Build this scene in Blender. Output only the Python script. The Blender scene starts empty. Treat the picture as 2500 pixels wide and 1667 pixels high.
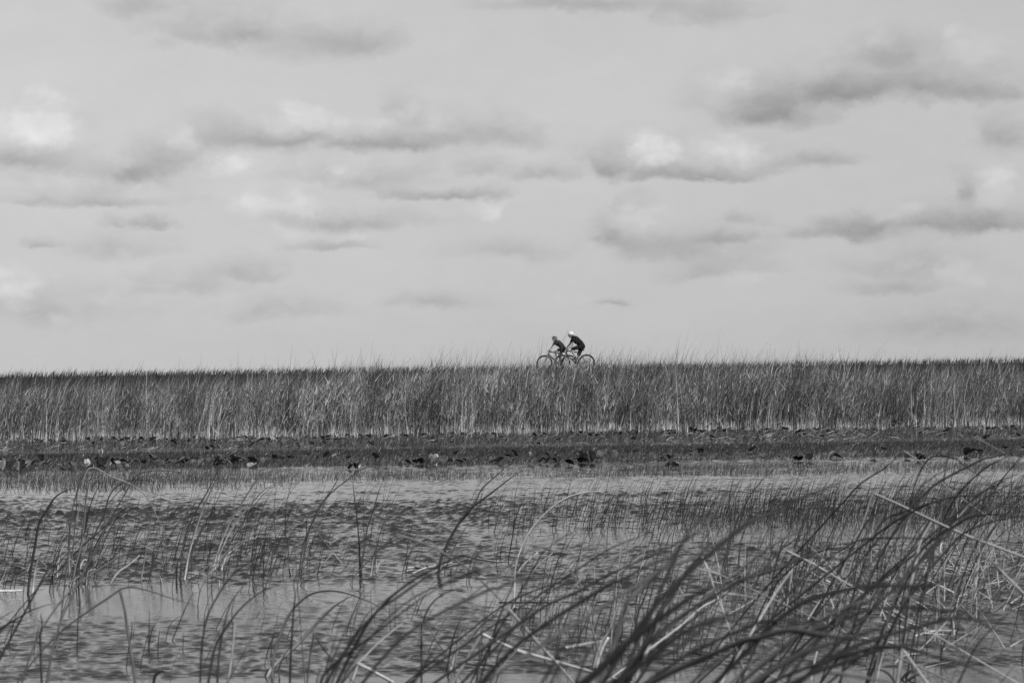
import bpy, bmesh, math, random
import numpy as np
from mathutils import Vector, Matrix

random.seed(7)
RNG = np.random.default_rng(11)
scene = bpy.context.scene
col = scene.collection
R = math.radians

# ------------------------------------------------------------------ camera
F = 6600.0                     # focal length in widths/2500
CAM_Z = 1.2
HOR = 963.0                    # row of the true horizon (2500 px wide picture)
PITCH = math.atan((HOR - 833.5) / F)
ROLL = 0.0145
cam_data = bpy.data.cameras.new("camera")
cam = bpy.data.objects.new("camera", cam_data)
col.objects.link(cam)
cam_data.sensor_width = 36.0
cam_data.lens = F / 2500 * 36.0
cam_data.clip_start = 0.3
cam_data.clip_end = 20000
CAM_M = Matrix.Translation((0, 0, CAM_Z)) @ Matrix.Rotation(math.pi / 2 + PITCH, 4, 'X') @ Matrix.Rotation(-ROLL, 4, 'Z')
cam.matrix_world = CAM_M
cam_data.dof.use_dof = True
cam_data.dof.focus_distance = 36.0
cam_data.dof.aperture_fstop = 10.0
scene.camera = cam

# ------------------------------------------------------------------ exposure
scene.view_settings.view_transform = 'Standard'
scene.view_settings.look = 'None'
scene.view_settings.exposure = 0.0
scene.view_settings.gamma = 1.0
scene.render.film_transparent = False
scene.cycles.max_bounces = 6
scene.cycles.transparent_max_bounces = 8

# ------------------------------------------------------------------ sun
SUN_AZ = R(142)                # compass angle from +Y towards +X
SUN_EL = R(40)
sd = Vector((math.sin(SUN_AZ) * math.cos(SUN_EL), math.cos(SUN_AZ) * math.cos(SUN_EL), math.sin(SUN_EL)))
sl = bpy.data.lights.new("sun", 'SUN')
sl.energy = 3.4
sl.angle = R(0.6)
sl.color = (1, 1, 1)           # a black-and-white photograph
so = bpy.data.objects.new("sun", sl)
so.rotation_euler = sd.to_track_quat('Z', 'Y').to_euler()
so.location = (60, -60, 80)
col.objects.link(so)

# ------------------------------------------------------------------ world: sky texture, grey, with a layer of clouds
world = bpy.data.worlds.new("World")
scene.world = world
world.use_nodes = True
nt = world.node_tree
nt.nodes.clear()
N = nt.nodes.new
L = nt.links.new

def mnode(op, a, b=None, c=None, clamp=False):
    n = N('ShaderNodeMath'); n.operation = op; n.use_clamp = clamp
    for i, v in enumerate((a, b, c)):
        if v is None: continue
        if isinstance(v, (int, float)): n.inputs[i].default_value = v
        else: L(v, n.inputs[i])
    return n.outputs[0]

out = N('ShaderNodeOutputWorld')
bg = N('ShaderNodeBackground'); bg.inputs['Strength'].default_value = 0.1
L(bg.outputs[0], out.inputs[0])
sky = N('ShaderNodeTexSky'); sky.sky_type = 'NISHITA'; sky.sun_disc = False
sky.sun_elevation = SUN_EL; sky.sun_rotation = SUN_AZ
sky.dust_density = 2.0
bw = N('ShaderNodeRGBToBW'); L(sky.outputs[0], bw.inputs[0])
tc = N('ShaderNodeTexCoord')
sep = N('ShaderNodeSeparateXYZ'); L(tc.outputs['Generated'], sep.inputs[0])
az = mnode('ARCTAN2', sep.outputs[0], sep.outputs[1])
el = mnode('ARCSINE', sep.outputs[2])
u = mnode('MULTIPLY', az, 6.6)          # thousands of picture units
v = mnode('MULTIPLY', el, 6.6)
uv = N('ShaderNodeCombineXYZ'); L(u, uv.inputs[0]); L(v, uv.inputs[1])

def noise(vec, scale, detail, rough=0.5, stretch=(1, 1, 1), offset=(0, 0, 0), distort=0.0):
    mp = N('ShaderNodeMapping'); mp.inputs['Scale'].default_value = stretch; mp.inputs['Location'].default_value = offset
    L(vec, mp.inputs['Vector'])
    n = N('ShaderNodeTexNoise'); n.inputs['Scale'].default_value = scale
    n.inputs['Detail'].default_value = detail; n.inputs['Roughness'].default_value = rough
    n.inputs['Distortion'].default_value = distort
    L(mp.outputs[0], n.inputs['Vector'])
    return n

def vmath(op, a, b):
    n = N('ShaderNodeVectorMath'); n.operation = op
    for i, x in enumerate((a, b)):
        if isinstance(x, tuple): n.inputs[i].default_value = x
        else: L(x, n.inputs[i])
    return n.outputs[0] if op != 'LENGTH' else n.outputs['Value']

w1 = noise(uv.outputs[0], 5.5, 4, 0.5, (0.9, 1.3, 1))
d1 = vmath('SUBTRACT', w1.outputs['Color'], (0.5, 0.5, 0.5))
d1 = vmath('MULTIPLY', d1, (0.17, 0.06, 0))
w2 = noise(uv.outputs[0], 24.0, 5, 0.62, (1, 1.2, 1), (3, 7, 0))
d2 = vmath('SUBTRACT', w2.outputs['Color'], (0.5, 0.5, 0.5))
d2 = vmath('MULTIPLY', d2, (0.085, 0.032, 0))
wuv = vmath('ADD', vmath('ADD', uv.outputs[0], d1), d2)

# (x, y, half width, half height, strength); + bright puffs, - grey undersides
CLOUDS = [
 (620,100,230,30,-.8),(340,22,90,28,-.6),(880,110,130,34,-.6),(720,342,200,26,-1.15),(930,352,210,20,-1.0),
 (985,280,75,38,-.6),(400,400,115,42,-.8),(335,425,52,26,-.7),(70,400,175,24,-.9),(210,494,270,14,-.8),
 (400,544,52,15,-1.1),(300,548,60,16,-.5),(1110,476,200,13,-1.0),(860,542,230,20,-.8),(810,597,115,11,-.7),
(103,602,50,12,-.6),(600,662,140,28,-.45),(1250,345,150,32,-.5),(1180,420,65,20,-.6),
 (1430,15,230,22,-.8),(1730,35,170,30,-.55),(1925,285,135,34,-1.35),(2080,235,180,32,-1.0),(2400,238,180,28,-1.0),
 (2200,155,150,45,-.7),(1700,426,260,18,-1.1),(1480,410,62,40,-.7),(2000,400,150,20,-.6),(2450,350,90,40,-.75),
 (1325,435,80,18,-.6),(1500,575,75,34,-.8),(1780,585,105,13,-.8),(1795,537,80,15,-.5),
 (2100,562,180,26,-1.1),(2400,552,210,24,-1.2),(2330,485,36,36,-.7),(1560,500,50,20,-.4),(1750,665,180,26,-.4),
 (1480,741,65,9,-.6),(2190,700,160,20,-.45),(120,760,240,40,-.25),(700,760,200,26,-.25),(1050,740,160,22,-.3),(2300,800,260,40,-.3),
 (230,440,330,40,-.45),(900,430,270,42,-.5),(1050,330,270,38,-.5),(560,345,160,40,-.5),(1600,400,230,45,-.4),(1900,250,260,50,-.5),(2230,210,300,46,-.55),
 (1700,610,240,34,-.35),(2230,650,210,34,-.35),(560,70,250,40,-.35),(760,130,180,34,-.4),(1600,590,200,34,-.4),(2250,560,260,34,-.4),(300,610,200,26,-.25),(420,700,220,26,-.25),(1250,620,180,24,-.2),
 (700,300,150,30,.6),(1000,290,120,26,.5),(540,400,90,26,.6),(200,300,90,34,.6),(900,400,160,22,.5),(1880,360,140,26,.5),(760,560,120,14,.4),
 (75,312,92,46,1.0),(110,275,95,40,.4),(453,335,30,20,.8),(600,398,80,26,.6),(620,490,58,34,1.1),(735,474,90,24,1.1),
 (820,300,135,28,.7),(370,452,70,18,.6),(100,440,130,18,.5),(580,50,130,34,.4),(750,60,100,38,.4),(1180,502,60,16,.5),
 (1785,205,52,36,.8),(1605,352,60,30,1.1),(1740,368,150,32,.7),(2385,120,60,22,.8),(2330,90,34,12,.7),
 (1600,540,92,26,.7),(2180,522,76,20,1.0),(2415,462,50,34,1.1),(2330,662,70,26,.7),(2385,682,22,12,.6),
 (1395,712,45,18,.6),(2200,242,50,10,.5),(1790,684,110,9,.5),(40,700,70,30,.4),(150,765,30,10,.5),(1110,430,80,14,.4),
]
vo = N('ShaderNodeTexVoronoi'); vo.feature = 'SMOOTH_F1'; vo.inputs['Scale'].default_value = 11.0
vo.inputs['Smoothness'].default_value = .35; vo.inputs['Detail'].default_value = 1.0; vo.inputs['Roughness'].default_value = .5
vm = N('ShaderNodeMapping'); vm.inputs['Scale'].default_value = (.75, 1.25, 1); L(wuv, vm.inputs[0]); L(vm.outputs[0], vo.inputs['Vector'])
puff = mnode('SUBTRACT', .50, vo.outputs['Distance'])          # rounded cauliflower lumps
total = None; cover = None
for (x, y, a, b, s) in CLOUDS:
    cu = (x - 1250) / 1000; cv = (HOR - y - (x - 1250) * ROLL) / 1000
    dlt = vmath('SUBTRACT', wuv, (cu, cv, 0))
    up_, dn_ = (3.4, 1.5) if s < 0 else (2.0, 2.6)       # flat bases, billowing tops
    sx_ = 1000 / (a * 1.55)
    q = vmath('MAXIMUM', vmath('MULTIPLY', dlt, (sx_, 1000 / (b * up_), 0)), vmath('MULTIPLY', dlt, (-sx_, -1000 / (b * dn_), 0)))
    ln = mnode('SUBTRACT', vmath('LENGTH', q, (0, 0, 0)), mnode('MULTIPLY', puff, .55))
    mr = N('ShaderNodeMapRange'); mr.interpolation_type = 'SMOOTHSTEP'
    mr.inputs['From Min'].default_value = 0.15 if s < 0 else 0.1; mr.inputs['From Max'].default_value = 1.0
    mr.inputs['To Min'].default_value = 1.0; mr.inputs['To Max'].default_value = 0.0
    L(ln, mr.inputs['Value'])
    if s < 0:                       # grey base grading into a sunlit top
        dp = N('ShaderNodeVectorMath'); dp.operation = 'DOT_PRODUCT'; L(dlt, dp.inputs[0]); dp.inputs[1].default_value = (0, 1000 / (b * up_) * 1.45 * -s, 0)
        con = mnode('MULTIPLY', mr.outputs[0], mnode('ADD', dp.outputs['Value'], s * 1.05))
    else:
        con = mnode('MULTIPLY', mr.outputs[0], s * 1.0)
    total = con if total is None else mnode('ADD', total, con)
    cover = mr.outputs[0] if cover is None else mnode('MAXIMUM', cover, mr.outputs[0])
# fine billows inside the clouds, faint veils everywhere else on the dome
g1 = noise(uv.outputs[0], 3.2, 8, 0.58, (0.6, 1.4, 1), (11, 4, 0), 0.3)
g2 = noise(uv.outputs[0], 15.0, 8, 0.62, (0.8, 1.3, 1), (1, 9, 0), 0.2)
fine = mnode('ADD', mnode('MULTIPLY', mnode('SUBTRACT', g1.outputs[0], 0.5), 0.7),
             mnode('MULTIPLY', mnode('SUBTRACT', g2.outputs[0], 0.5), mnode('ADD', .35, mnode('MULTIPLY', cover, .9))))
lump = mnode('MULTIPLY', mnode('MULTIPLY', puff, cover), 1.3)
tot = mnode('ADD', mnode('ADD', total, lump), fine)
mx = mnode('MINIMUM', mnode('MAXIMUM', tot, -2.1), 1.5)
# brightness of the cloud sheet against elevation: bright low down, deeper grey towards the zenith
ramp = N('ShaderNodeValToRGB')
cr = ramp.color_ramp
cr.interpolation = 'B_SPLINE'
LV = [(0.0, .515), (0.035, .56), (0.11, .60), (0.17, .55), (0.26, .34), (0.42, .19), (1.0, .16)]
cr.elements[0].position = 0.0; cr.elements[0].color = (LV[0][1],) * 3 + (1,)
cr.elements[1].position = 1.0; cr.elements[1].color = (LV[-1][1],) * 3 + (1,)
for p_, v_ in LV[1:-1]:
    e = cr.elements.new(p_); e.color = (v_, v_, v_, 1)
L(sep.outputs[2], ramp.inputs[0])
side = mnode('SUBTRACT', 1.0, mnode('MULTIPLY', mnode('MAXIMUM', mnode('MINIMUM', u, 2.0), -1.5), 0.045))
sheet = mnode('MULTIPLY', mnode('MULTIPLY', ramp.outputs[0], side), mnode('ADD', 1.0, mnode('MULTIPLY', mx, 0.215)))
val = mnode('ADD', mnode('MULTIPLY', sheet, 9.6), mnode('MULTIPLY', mnode('MINIMUM', bw.outputs[0], 6.0), 0.05))
comb = N('ShaderNodeCombineColor')
for i in range(3): L(val, comb.inputs[i])
L(comb.outputs[0], bg.inputs['Color'])
world.cycles.sampling_method = 'MANUAL'
world.cycles.sample_map_resolution = 512

# ------------------------------------------------------------------ helpers
CM3 = CAM_M.to_3x3()
def at(x, y, D):
    """the point at distance D (along +Y) seen at picture unit x, y"""
    d = CM3 @ Vector((x - 1250.0, 833.5 - y, -F))
    return Vector((0, 0, CAM_Z)) + d * (D / d.y)
def ground(x, y):
    d = CM3 @ Vector((x - 1250.0, 833.5 - y, -F))
    t = -CAM_Z / min(d.z, -1e-6)
    return Vector((0, 0, CAM_Z)) + d * t
CROPS = {'0': (0, 0, 1.0), '1': (0, 1200, 3.357), '2': (600, 1200, 3.357), '3': (1200, 1200, 3.357),
         '4': (1850, 1050, 2.5415), '5': (0, 850, 3.36), '6': (700, 850, 3.36), '9': (2100, 1050, 5.2275)}

def tag(o, label=None, cat=None, group=None, kind=None):
    if label: o['label'] = label
    if cat: o['category'] = cat
    if group: o['group'] = group
    if kind: o['kind'] = kind
    return o
def empty(name, loc):
    o = bpy.data.objects.new(name, None); o.empty_display_size = 0.1
    o.location = loc; col.objects.link(o); return o
def mesh_obj(name, verts, faces, mat, parent=None, tone=None, smooth=True, origin=None):
    """verts (n,3) array in world space unless origin is given; faces = list of equal-length index arrays or ready lists"""
    verts = np.asarray(verts, dtype=np.float64)
    off = Vector((0, 0, 0))
    if parent is not None: off = parent.location.copy()
    elif origin is not None: off = Vector(origin)
    vv = verts - np.array(off)
    me = bpy.data.meshes.new(name)
    if isinstance(faces, np.ndarray):
        k = faces.shape[1]; nf = faces.shape[0]
        me.vertices.add(len(vv)); me.vertices.foreach_set('co', vv.ravel().astype(np.float32))
        me.loops.add(nf * k); me.loops.foreach_set('vertex_index', faces.ravel().astype(np.int32))
        me.polygons.add(nf)
        me.polygons.foreach_set('loop_start', (np.arange(nf) * k).astype(np.int32))
        me.update(calc_edges=True)
    else:
        me.from_pydata(vv.tolist(), [], faces)
    if smooth:
        me.polygons.foreach_set('use_smooth', np.ones(len(me.polygons), dtype=bool))
    if tone is not None:
        at_ = me.attributes.new('tone', 'FLOAT', 'POINT')
        at_.data.foreach_set('value', np.asarray(tone, dtype=np.float32))
    me.materials.append(mat)
    me.update()
    o = bpy.data.objects.new(name, me); col.objects.link(o)
    if parent is not None: o.parent = parent
    elif origin is not None: o.location = off
    return o

def grey_mat(name, g, rough=0.6, spec=0.3, noise_scale=None, noise_amt=0.3, metal=0.0, attr=None, gain=1.0, bump=0.0):
    m = bpy.data.materials.new(name); m.use_nodes = True
    t = m.node_tree; b = t.nodes['Principled BSDF']
    b.inputs['Roughness'].default_value = rough
    b.inputs['Specular IOR Level'].default_value = spec
    b.inputs['Metallic'].default_value = metal
    b.inputs['Base Color'].default_value = (g, g, g, 1)
    src = None
    if attr:
        a = t.nodes.new('ShaderNodeAttribute'); a.attribute_name = attr
        mm = t.nodes.new('ShaderNodeMath'); mm.operation = 'MULTIPLY'; mm.inputs[1].default_value = gain
        t.links.new(a.outputs['Fac'], mm.inputs[0]); src = mm.outputs[0]
    if noise_scale:
        tcn = t.nodes.new('ShaderNodeTexCoord')
        n = t.nodes.new('ShaderNodeTexNoise'); n.inputs['Scale'].default_value = noise_scale; n.inputs['Detail'].default_value = 5
        t.links.new(tcn.outputs['Object'], n.inputs['Vector'])
        mr = t.nodes.new('ShaderNodeMapRange'); mr.inputs['From Min'].default_value = 0.3; mr.inputs['From Max'].default_value = 0.7
        mr.inputs['To Min'].default_value = 1 - noise_amt; mr.inputs['To Max'].default_value = 1 + noise_amt
        t.links.new(n.outputs[0], mr.inputs['Value'])
        m2 = t.nodes.new('ShaderNodeMath'); m2.operation = 'MULTIPLY'; m2.inputs[0].default_value = g
        if src is not None: t.links.new(src, m2.inputs[0])
        t.links.new(mr.outputs[0], m2.inputs[1]); src = m2.outputs[0]
        if bump:
            bp = t.nodes.new('ShaderNodeBump'); bp.inputs['Strength'].default_value = bump; bp.inputs['Distance'].default_value = 0.02
            t.links.new(n.outputs[0], bp.inputs['Height']); t.links.new(bp.outputs[0], b.inputs['Normal'])
    if src is not None:
        cc = t.nodes.new('ShaderNodeCombineColor')
        for i in range(3): t.links.new(src, cc.inputs[i])
        t.links.new(cc.outputs[0], b.inputs['Base Color'])
    return m

M_REED = grey_mat('reed_leaf', .1, .48, .35, 30, .22, attr='tone')
M_BELT = grey_mat('belt_reed', .1, .6, .25, attr='tone')
M_SEDGE = grey_mat('sedge', .05, .6, .2, attr='tone')
M_PAD = grey_mat('lily_leaf', .08, .42, .45, 12, .35, attr='tone')
M_SOIL = grey_mat('wet_mud', .035, .9, .1, 3, .4)
M_GRAVEL = grey_mat('path_gravel', .25, .9, .1, 20, .25)

# ------------------------------------------------------------------ setting: ground with the levee, water
def interp_profile():
    return [(-60, -.45), (95, -.35), (99, .1), (108.5, 2.12), (110, 2.2), (125, 2.2), (128, 2.0), (136, -.1), (200, -.2), (6000, -.2)]
prof = interp_profile()
xs = np.concatenate([[-6000, -1500, -400], np.arange(-120, 121, 3.0), [400, 1500, 6000]])
gv = []; 
for (yy, zz) in prof:
    for xx in xs:
        bumpz = 0.05 * math.sin(xx * .37 + yy) + 0.04 * math.sin(xx * 1.3 + yy * 2.1) if 95 < yy < 137 and zz < 2.15 else 0
        gv.append((xx, yy, zz + bumpz))
nx = len(xs)
gf = np.array([[j * nx + i, j * nx + i + 1, (j + 1) * nx + i + 1, (j + 1) * nx + i] for j in range(len(prof) - 1) for i in range(nx - 1)])
tag(mesh_obj('ground', gv, gf, M_SOIL), kind='structure', label='dark marsh ground rising to a low levee behind the reeds')
py = np.array([112.0, 124.0]); pv = [(x, y, 2.206) for y in py for x in (-400, -60, 60, 400)]
tag(mesh_obj('levee_path', pv, np.array([[0, 1, 5, 4], [1, 2, 6, 5], [2, 3, 7, 6]]), M_GRAVEL), kind='structure', label='pale gravel path along the top of the levee')

def smooth01(x, a, b):
    t = np.clip((x - a) / (b - a), 0, 1); return t * t * (3 - 2 * t)

def water():
    nyr, nxc = 2200, 900
    t = np.linspace(0, 1, nyr)
    Y = 4.0 * (100 / 4.0) ** t
    Sx = np.linspace(-1, 1, nxc)
    W = Y * 0.235 + 1.2
    X = Sx[None, :] * W[:, None]
    YY = np.repeat(Y[:, None], nxc, 1)
    rr = np.random.default_rng(3)
    Z = np.zeros_like(X); Z2 = np.zeros_like(X)
    # low frequency patchiness
    def lf(sx, sy, n, seed):
        r = np.random.default_rng(seed); o = np.zeros_like(X)
        for _ in range(n):
            kx = r.normal() * sx; ky = r.normal() * sy; o += np.sin(kx * X + ky * YY + r.uniform(0, 6.28))
        return o / math.sqrt(n / 2)
    patch = lf(.45, .6, 14, 5)
    gust = lf(1.6, 1.4, 16, 9)
    wob = lf(7.0, 3.0, 16, 12)
    px = 1250 + X / YY * F; py = HOR + CAM_Z * F / YY     # where things lie, used only for rough calm / rippled stretches of the pond
    far_w = smooth01(YY, 14.5, 24)
    amp = np.ones_like(X) * 1.15
    def zone(y0, y1, soft, x0=-4000, x1=6000, sx=200):
        return smooth01(py, y0 - soft, y0 + soft) * (1 - smooth01(py, y1 - soft, y1 + soft)) * smooth01(px, x0 - sx, x0 + sx) * (1 - smooth01(px, x1 - sx, x1 + sx))
    amp *= 1 - .72 * (1 - smooth01(py, 1178, 1202))                       # lee of the far sedge
    amp *= 1 - .55 * zone(1288, 1330, 12, 1100, 2600, 150)
    amp *= 1 - .80 * zone(1418, 1492, 12, -500, 620, 160)
    amp *= 1 - .60 * zone(1415, 1465, 12, 620, 1300, 120)
    amp *= 1 - .45 * zone(1480, 1520, 10, 1250, 1900, 150)
    amp *= 1 - .88 * smooth01(py, 1632, 1650)
    amp *= 1 + .42 * zone(1215, 1410, 30, -500, 1300, 300)
    amp *= np.clip(1 + .20 * patch * (1 - .5 * far_w) + .12 * gust, .4, 1.6)
    far_w = smooth01(YY, 14.5, 24)
    for i in range(70):
        lam = math.exp(rr.uniform(math.log(.04), math.log(.15)))
        th = rr.normal() * 0.30 + R(-84)          # wind from the left, a little towards the camera
        k = 2 * math.pi / lam
        a = 0.0057 * lam ** 1.0
        ph = rr.uniform(0, 6.28)
        wgt = (1.5 - .35 * far_w) if lam < .09 else .30 + .70 * far_w
        Z += wgt * a * np.sin(k * (math.cos(th) * X + math.sin(th) * YY) + ph + .9 * gust + .25 * wob)
    lim = np.clip(1 - (YY - 60) / 30, .1, 1)
    Z = Z * amp * lim
    # short crests: sharpen
    s = Z.std(); Z = Z + 0.12 * (Z ** 2 / s - s)
    V = np.stack([X, YY, Z], -1).reshape(-1, 3)
    idx = np.arange(nyr * nxc).reshape(nyr, nxc)
    f = np.stack([idx[:-1, :-1], idx[:-1, 1:], idx[1:, 1:], idx[1:, :-1]], -1).reshape(-1, 4)
    # the still rest of the pond around the rippled sheet
    m = bpy.data.materials.new('marsh_water'); m.use_nodes = True
    t_ = m.node_tree; b = t_.nodes['Principled BSDF']
    b.inputs['Base Color'].default_value = (.030, .030, .030, 1)
    b.inputs['Roughness'].default_value = .035
    b.inputs['IOR'].default_value = 1.333
    tcn = t_.nodes.new('ShaderNodeTexCoord')
    mp = t_.nodes.new('ShaderNodeMapping'); mp.inputs['Scale'].default_value = (16, 18, 1)
    n = t_.nodes.new('ShaderNodeTexNoise'); n.inputs['Scale'].default_value = 1.0; n.inputs['Detail'].default_value = 3
    t_.links.new(tcn.outputs['Object'], mp.inputs[0]); t_.links.new(mp.outputs[0], n.inputs['Vector'])
    bp = t_.nodes.new('ShaderNodeBump'); bp.inputs['Strength'].default_value = .25; bp.inputs['Distance'].default_value = .006
    t_.links.new(n.outputs[0], bp.inputs['Height']); t_.links.new(bp.outputs[0], b.inputs['Normal'])
    o = mesh_obj('water', V, f, m)
    tag(o, kind='structure', label='shallow marsh water ruffled by wind')
    # still margins either side, butted to the rippled sheet
    vv = []; ff = []
    rows = list(range(0, nyr, 25)) + [nyr - 1]
    for sgn in (-1, 1):
        b0 = len(vv)
        for r_ in rows:
            vv.append((sgn * W[r_], Y[r_], -.004)); vv.append((sgn * 900, Y[r_], -.004))
        for q in range(len(rows) - 1):
            a0 = b0 + 2 * q; fq = [a0, a0 + 1, a0 + 3, a0 + 2]
            ff.append(fq if sgn > 0 else fq[::-1])
    b0 = len(vv)
    vv += [(-900, -60, -.004), (900, -60, -.004), (900, 4.0, -.004), (-900, 4.0, -.004)]; ff.append([b0, b0 + 1, b0 + 2, b0 + 3])
    tag(mesh_obj('water_margin', vv, ff, m), kind='structure', label='outer reaches of the marsh water')
water()

# ------------------------------------------------------------------ fields of thin blades
def ribbons(B, Ln, a0, a1, phi, wid, t0, t1, nseg=4, psi=None, power=1.6, tdecay=7.0):
    n = len(B)
    s = np.linspace(0, 1, nseg + 1)
    sm = (s[1:] + s[:-1]) / 2
    ang = a0[:, None] + (a1 - a0)[:, None] * sm[None, :] ** power
    ds = Ln[:, None] / nseg
    h = np.concatenate([np.zeros((n, 1)), np.cumsum(np.sin(ang) * ds, 1)], 1)
    z = np.concatenate([np.zeros((n, 1)), np.cumsum(np.cos(ang) * ds, 1)], 1)
    P = np.stack([B[:, 0:1] + h * np.cos(phi)[:, None], B[:, 1:2] + h * np.sin(phi)[:, None], B[:, 2:3] + z], -1)
    if psi is None: psi = RNG.normal(0, .6, n)
    wv = np.stack([np.cos(psi), np.sin(psi), np.zeros(n)], -1)
    wp = wid[:, None] * (1 - .93 * s[None, :] ** 2.2) * .5
    A = P + wv[:, None, :] * wp[..., None]; C = P - wv[:, None, :] * wp[..., None]
    V = np.stack([A, C], 2).reshape(n, -1, 3)
    T = t1[:, None] + (t0 - t1)[:, None] * np.exp(-s[None, :] * tdecay)
    T = np.repeat(T, 2, 1)
    k = 2 * (nseg + 1)
    q = np.array([[2 * i, 2 * i + 1, 2 * i + 3, 2 * i + 2] for i in range(nseg)])
    Fq = (np.arange(n) * k)[:, None, None] + q[None]
    return V.reshape(-1, 3), Fq.reshape(-1, 4), T.reshape(-1)
def join(*parts):
    V = []; Fc = []; T = []; o = 0
    for v, f, t in parts:
        V.append(v); Fc.append(f + o); T.append(t); o += len(v)
    return np.concatenate(V), np.concatenate(Fc), np.concatenate(T)
def lowf(X, Y, sx, sy, seed, n=10):
    r = np.random.default_rng(seed); o = np.zeros_like(X)
    for _ in range(n): o += np.sin(r.normal() * sx * X + r.normal() * sy * Y + r.uniform(0, 6.28))
    return o / math.sqrt(n / 2)
def xw(px, D): return (px - 1250) / F * D
U = RNG.uniform; G = RNG.normal

# the tall reed belt
def belt():
    n = 42000
    X = U(-25, 25, n); D = 82 + 13 * U(0, 1, n) ** 1.35
    keep = U(0, 1, n) < np.clip(.62 + .55 * lowf(X, D, 2.4, 1.5, 21, 16), .05, 1)
    # tussocks: pull blades together
    X = X + .10 * np.sin(X * 9 + D * 5) + G(0, .03, n)
    D = D + (.45 * lowf(X, D * 0, 2.2, 0, 33, 12) + .2) * (D < 84)
    X, D = X[keep], D[keep]; n = len(X)
    pxx = 1250 + X / D * F
    H = 1.76 + .52 * np.exp(-((pxx - 1350) / 620.) ** 2) + .16 * lowf(X, D, 2.0, 1, 22, 14) + G(0, .22, n)
    H *= np.where(U(0, 1, n) < .22, U(.35, .85, n), 1)
    tall = U(0, 1, n) < .08 * (.6 + np.exp(-((pxx - 1450) / 700.) ** 2)); H = np.where(tall, H + U(.1, .5, n), H)
    a0 = G(R(2), R(7), n)
    a1 = R(42) + G(0, R(26), n); a1 = np.where(U(0, 1, n) < .12, R(115) + G(0, R(15), n), a1)
    odd = U(0, 1, n) < .05; a0 = np.where(odd, G(R(12), R(24), n), a0)
    Ln = H * 1.05
    phi = G(0, .8, n)
    B = np.stack([X, D, np.where(D > 95, .05, -.03) + np.zeros(n)], -1)
    lf = lowf(X, D, .7, .7, 23)
    base = np.exp(G(math.log(.15), .8, n)) * (1 + .18 * lf)
    dark = U(0, 1, n) < .25; base = np.where(dark, base * .4, base)
    t1 = np.clip(base * (1 + .25 * smooth01(pxx, 1000, 2300)) * np.exp(.36 * lowf(X, D, 3., 1.5, 24, 16)), .02, .6)
    t0 = np.clip(t1 * 2.2 + .12 + G(0, .10, n), .08, .78)
    wid = U(.010, .022, n)
    p = ribbons(B, Ln, a0, a1, phi, wid, t0, t1, 5, tdecay=6.5)
    # broken and crossing dry stalks
    m = 42000
    X = U(-24, 24, m); D = 81.5 + 3.0 * U(0, 1, m) ** 1.6
    pm = 1250 + X / D * F
    hl = 1.45 + .54 * np.exp(-((pm - 1350) / 620.) ** 2) + .14 * lowf(X, D, 2.0, 1, 22, 14)
    z = hl * U(.0, 1, m) ** .85
    sgn = np.where(U(0, 1, m) < .80, 1, -1)
    a = np.abs(G(R(27), R(19), m)) * sgn
    tt = np.clip(np.exp(G(math.log(.165), .85, m)) * np.exp(.35 * lowf(X, z * 3, 3., 1.2, 25, 16)), .015, .75)
    p2 = ribbons(np.stack([X, D, z], -1), U(.10, .48, m), a, a + G(R(10), R(16), m), G(0, .7, m), U(.008, .017, m), tt, tt * .8, 2)
    # pale butts at the water line
    m = 9000
    X = U(-24, 24, m); X = X + .12 * np.sin(X * 7.3); D = 81.7 + 1.3 * U(0, 1, m) ** 1.5
    k = U(0, 1, m) < np.clip(.5 + .5 * lowf(X, D, 2.2, .4, 44), .05, 1); X, D = X[k], D[k]; m = len(X)
    tt = np.clip(G(.66, .20, m) + .08 * (X > 3), .15, .9)
    p3 = ribbons(np.stack([X, D, np.zeros(m) - .03], -1), U(.12, .42, m), G(0, R(7), m), G(0, R(12), m), G(0, 1, m), U(.014, .026, m), tt, tt * .55, 2, tdecay=1.5)
    V, Fc, T = join(p, p2, p3)
    o = mesh_obj('reed_belt', V, Fc, M_BELT, tone=T, smooth=False)
    tag(o, 'tall dry reed belt with pale stems standing along the far bank', 'reeds', kind='stuff')
belt()

def grass(name, label, spec, cat='grass', mat=M_SEDGE):
    """spec rows: n, D0, D1, px0, px1, h mean, h spread, width, tone base, tone tip, lean0, lean1, patch seed, patch floor, z function"""
    parts = []
    for (n, D0, D1, p0, p1, hm, hs, w, tb, tt, l0, l1, seed, floor, zf) in spec:
        D = U(D0, D1, n); X = (U(p0, p1, n) - 1250) / F * D
        if p1 < 2000:      # ragged end, not a cut
            k = (X / D * F + 1250) < p1 - np.abs(G(0, 170, n)); X, D = X[k], D[k]; n = len(X)
        if seed:
            k = U(0, 1, n) < np.clip(.55 + .5 * lowf(X, D, 1.4, 1.4, seed, 14) , floor, 1); X, D = X[k], D[k]
        n = len(X)
        z = zf(D) if zf else np.full(n, -.02)
        h = np.clip(hm + G(0, hs, n), hm * .25, None)
        a0 = G(R(l0), R(9), n); a1 = G(R(l1), R(18), n)
        e = np.exp(G(0, .6, n))
        parts.append(ribbons(np.stack([X, D, z], -1), h, a0, a1, G(0, .5, n), U(.7, 1.3, n) * w, tb * e, tt * e, 3, tdecay=3))
    V, Fc, T = join(*parts)
    return tag(mesh_obj(name, V, Fc, mat, tone=T, smooth=False), label, cat, kind='stuff')
slope = lambda D: np.interp(D, [95, 99, 108.5, 110, 112], [-.35, .1, 2.12, 2.2, 2.2]) - .01
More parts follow.
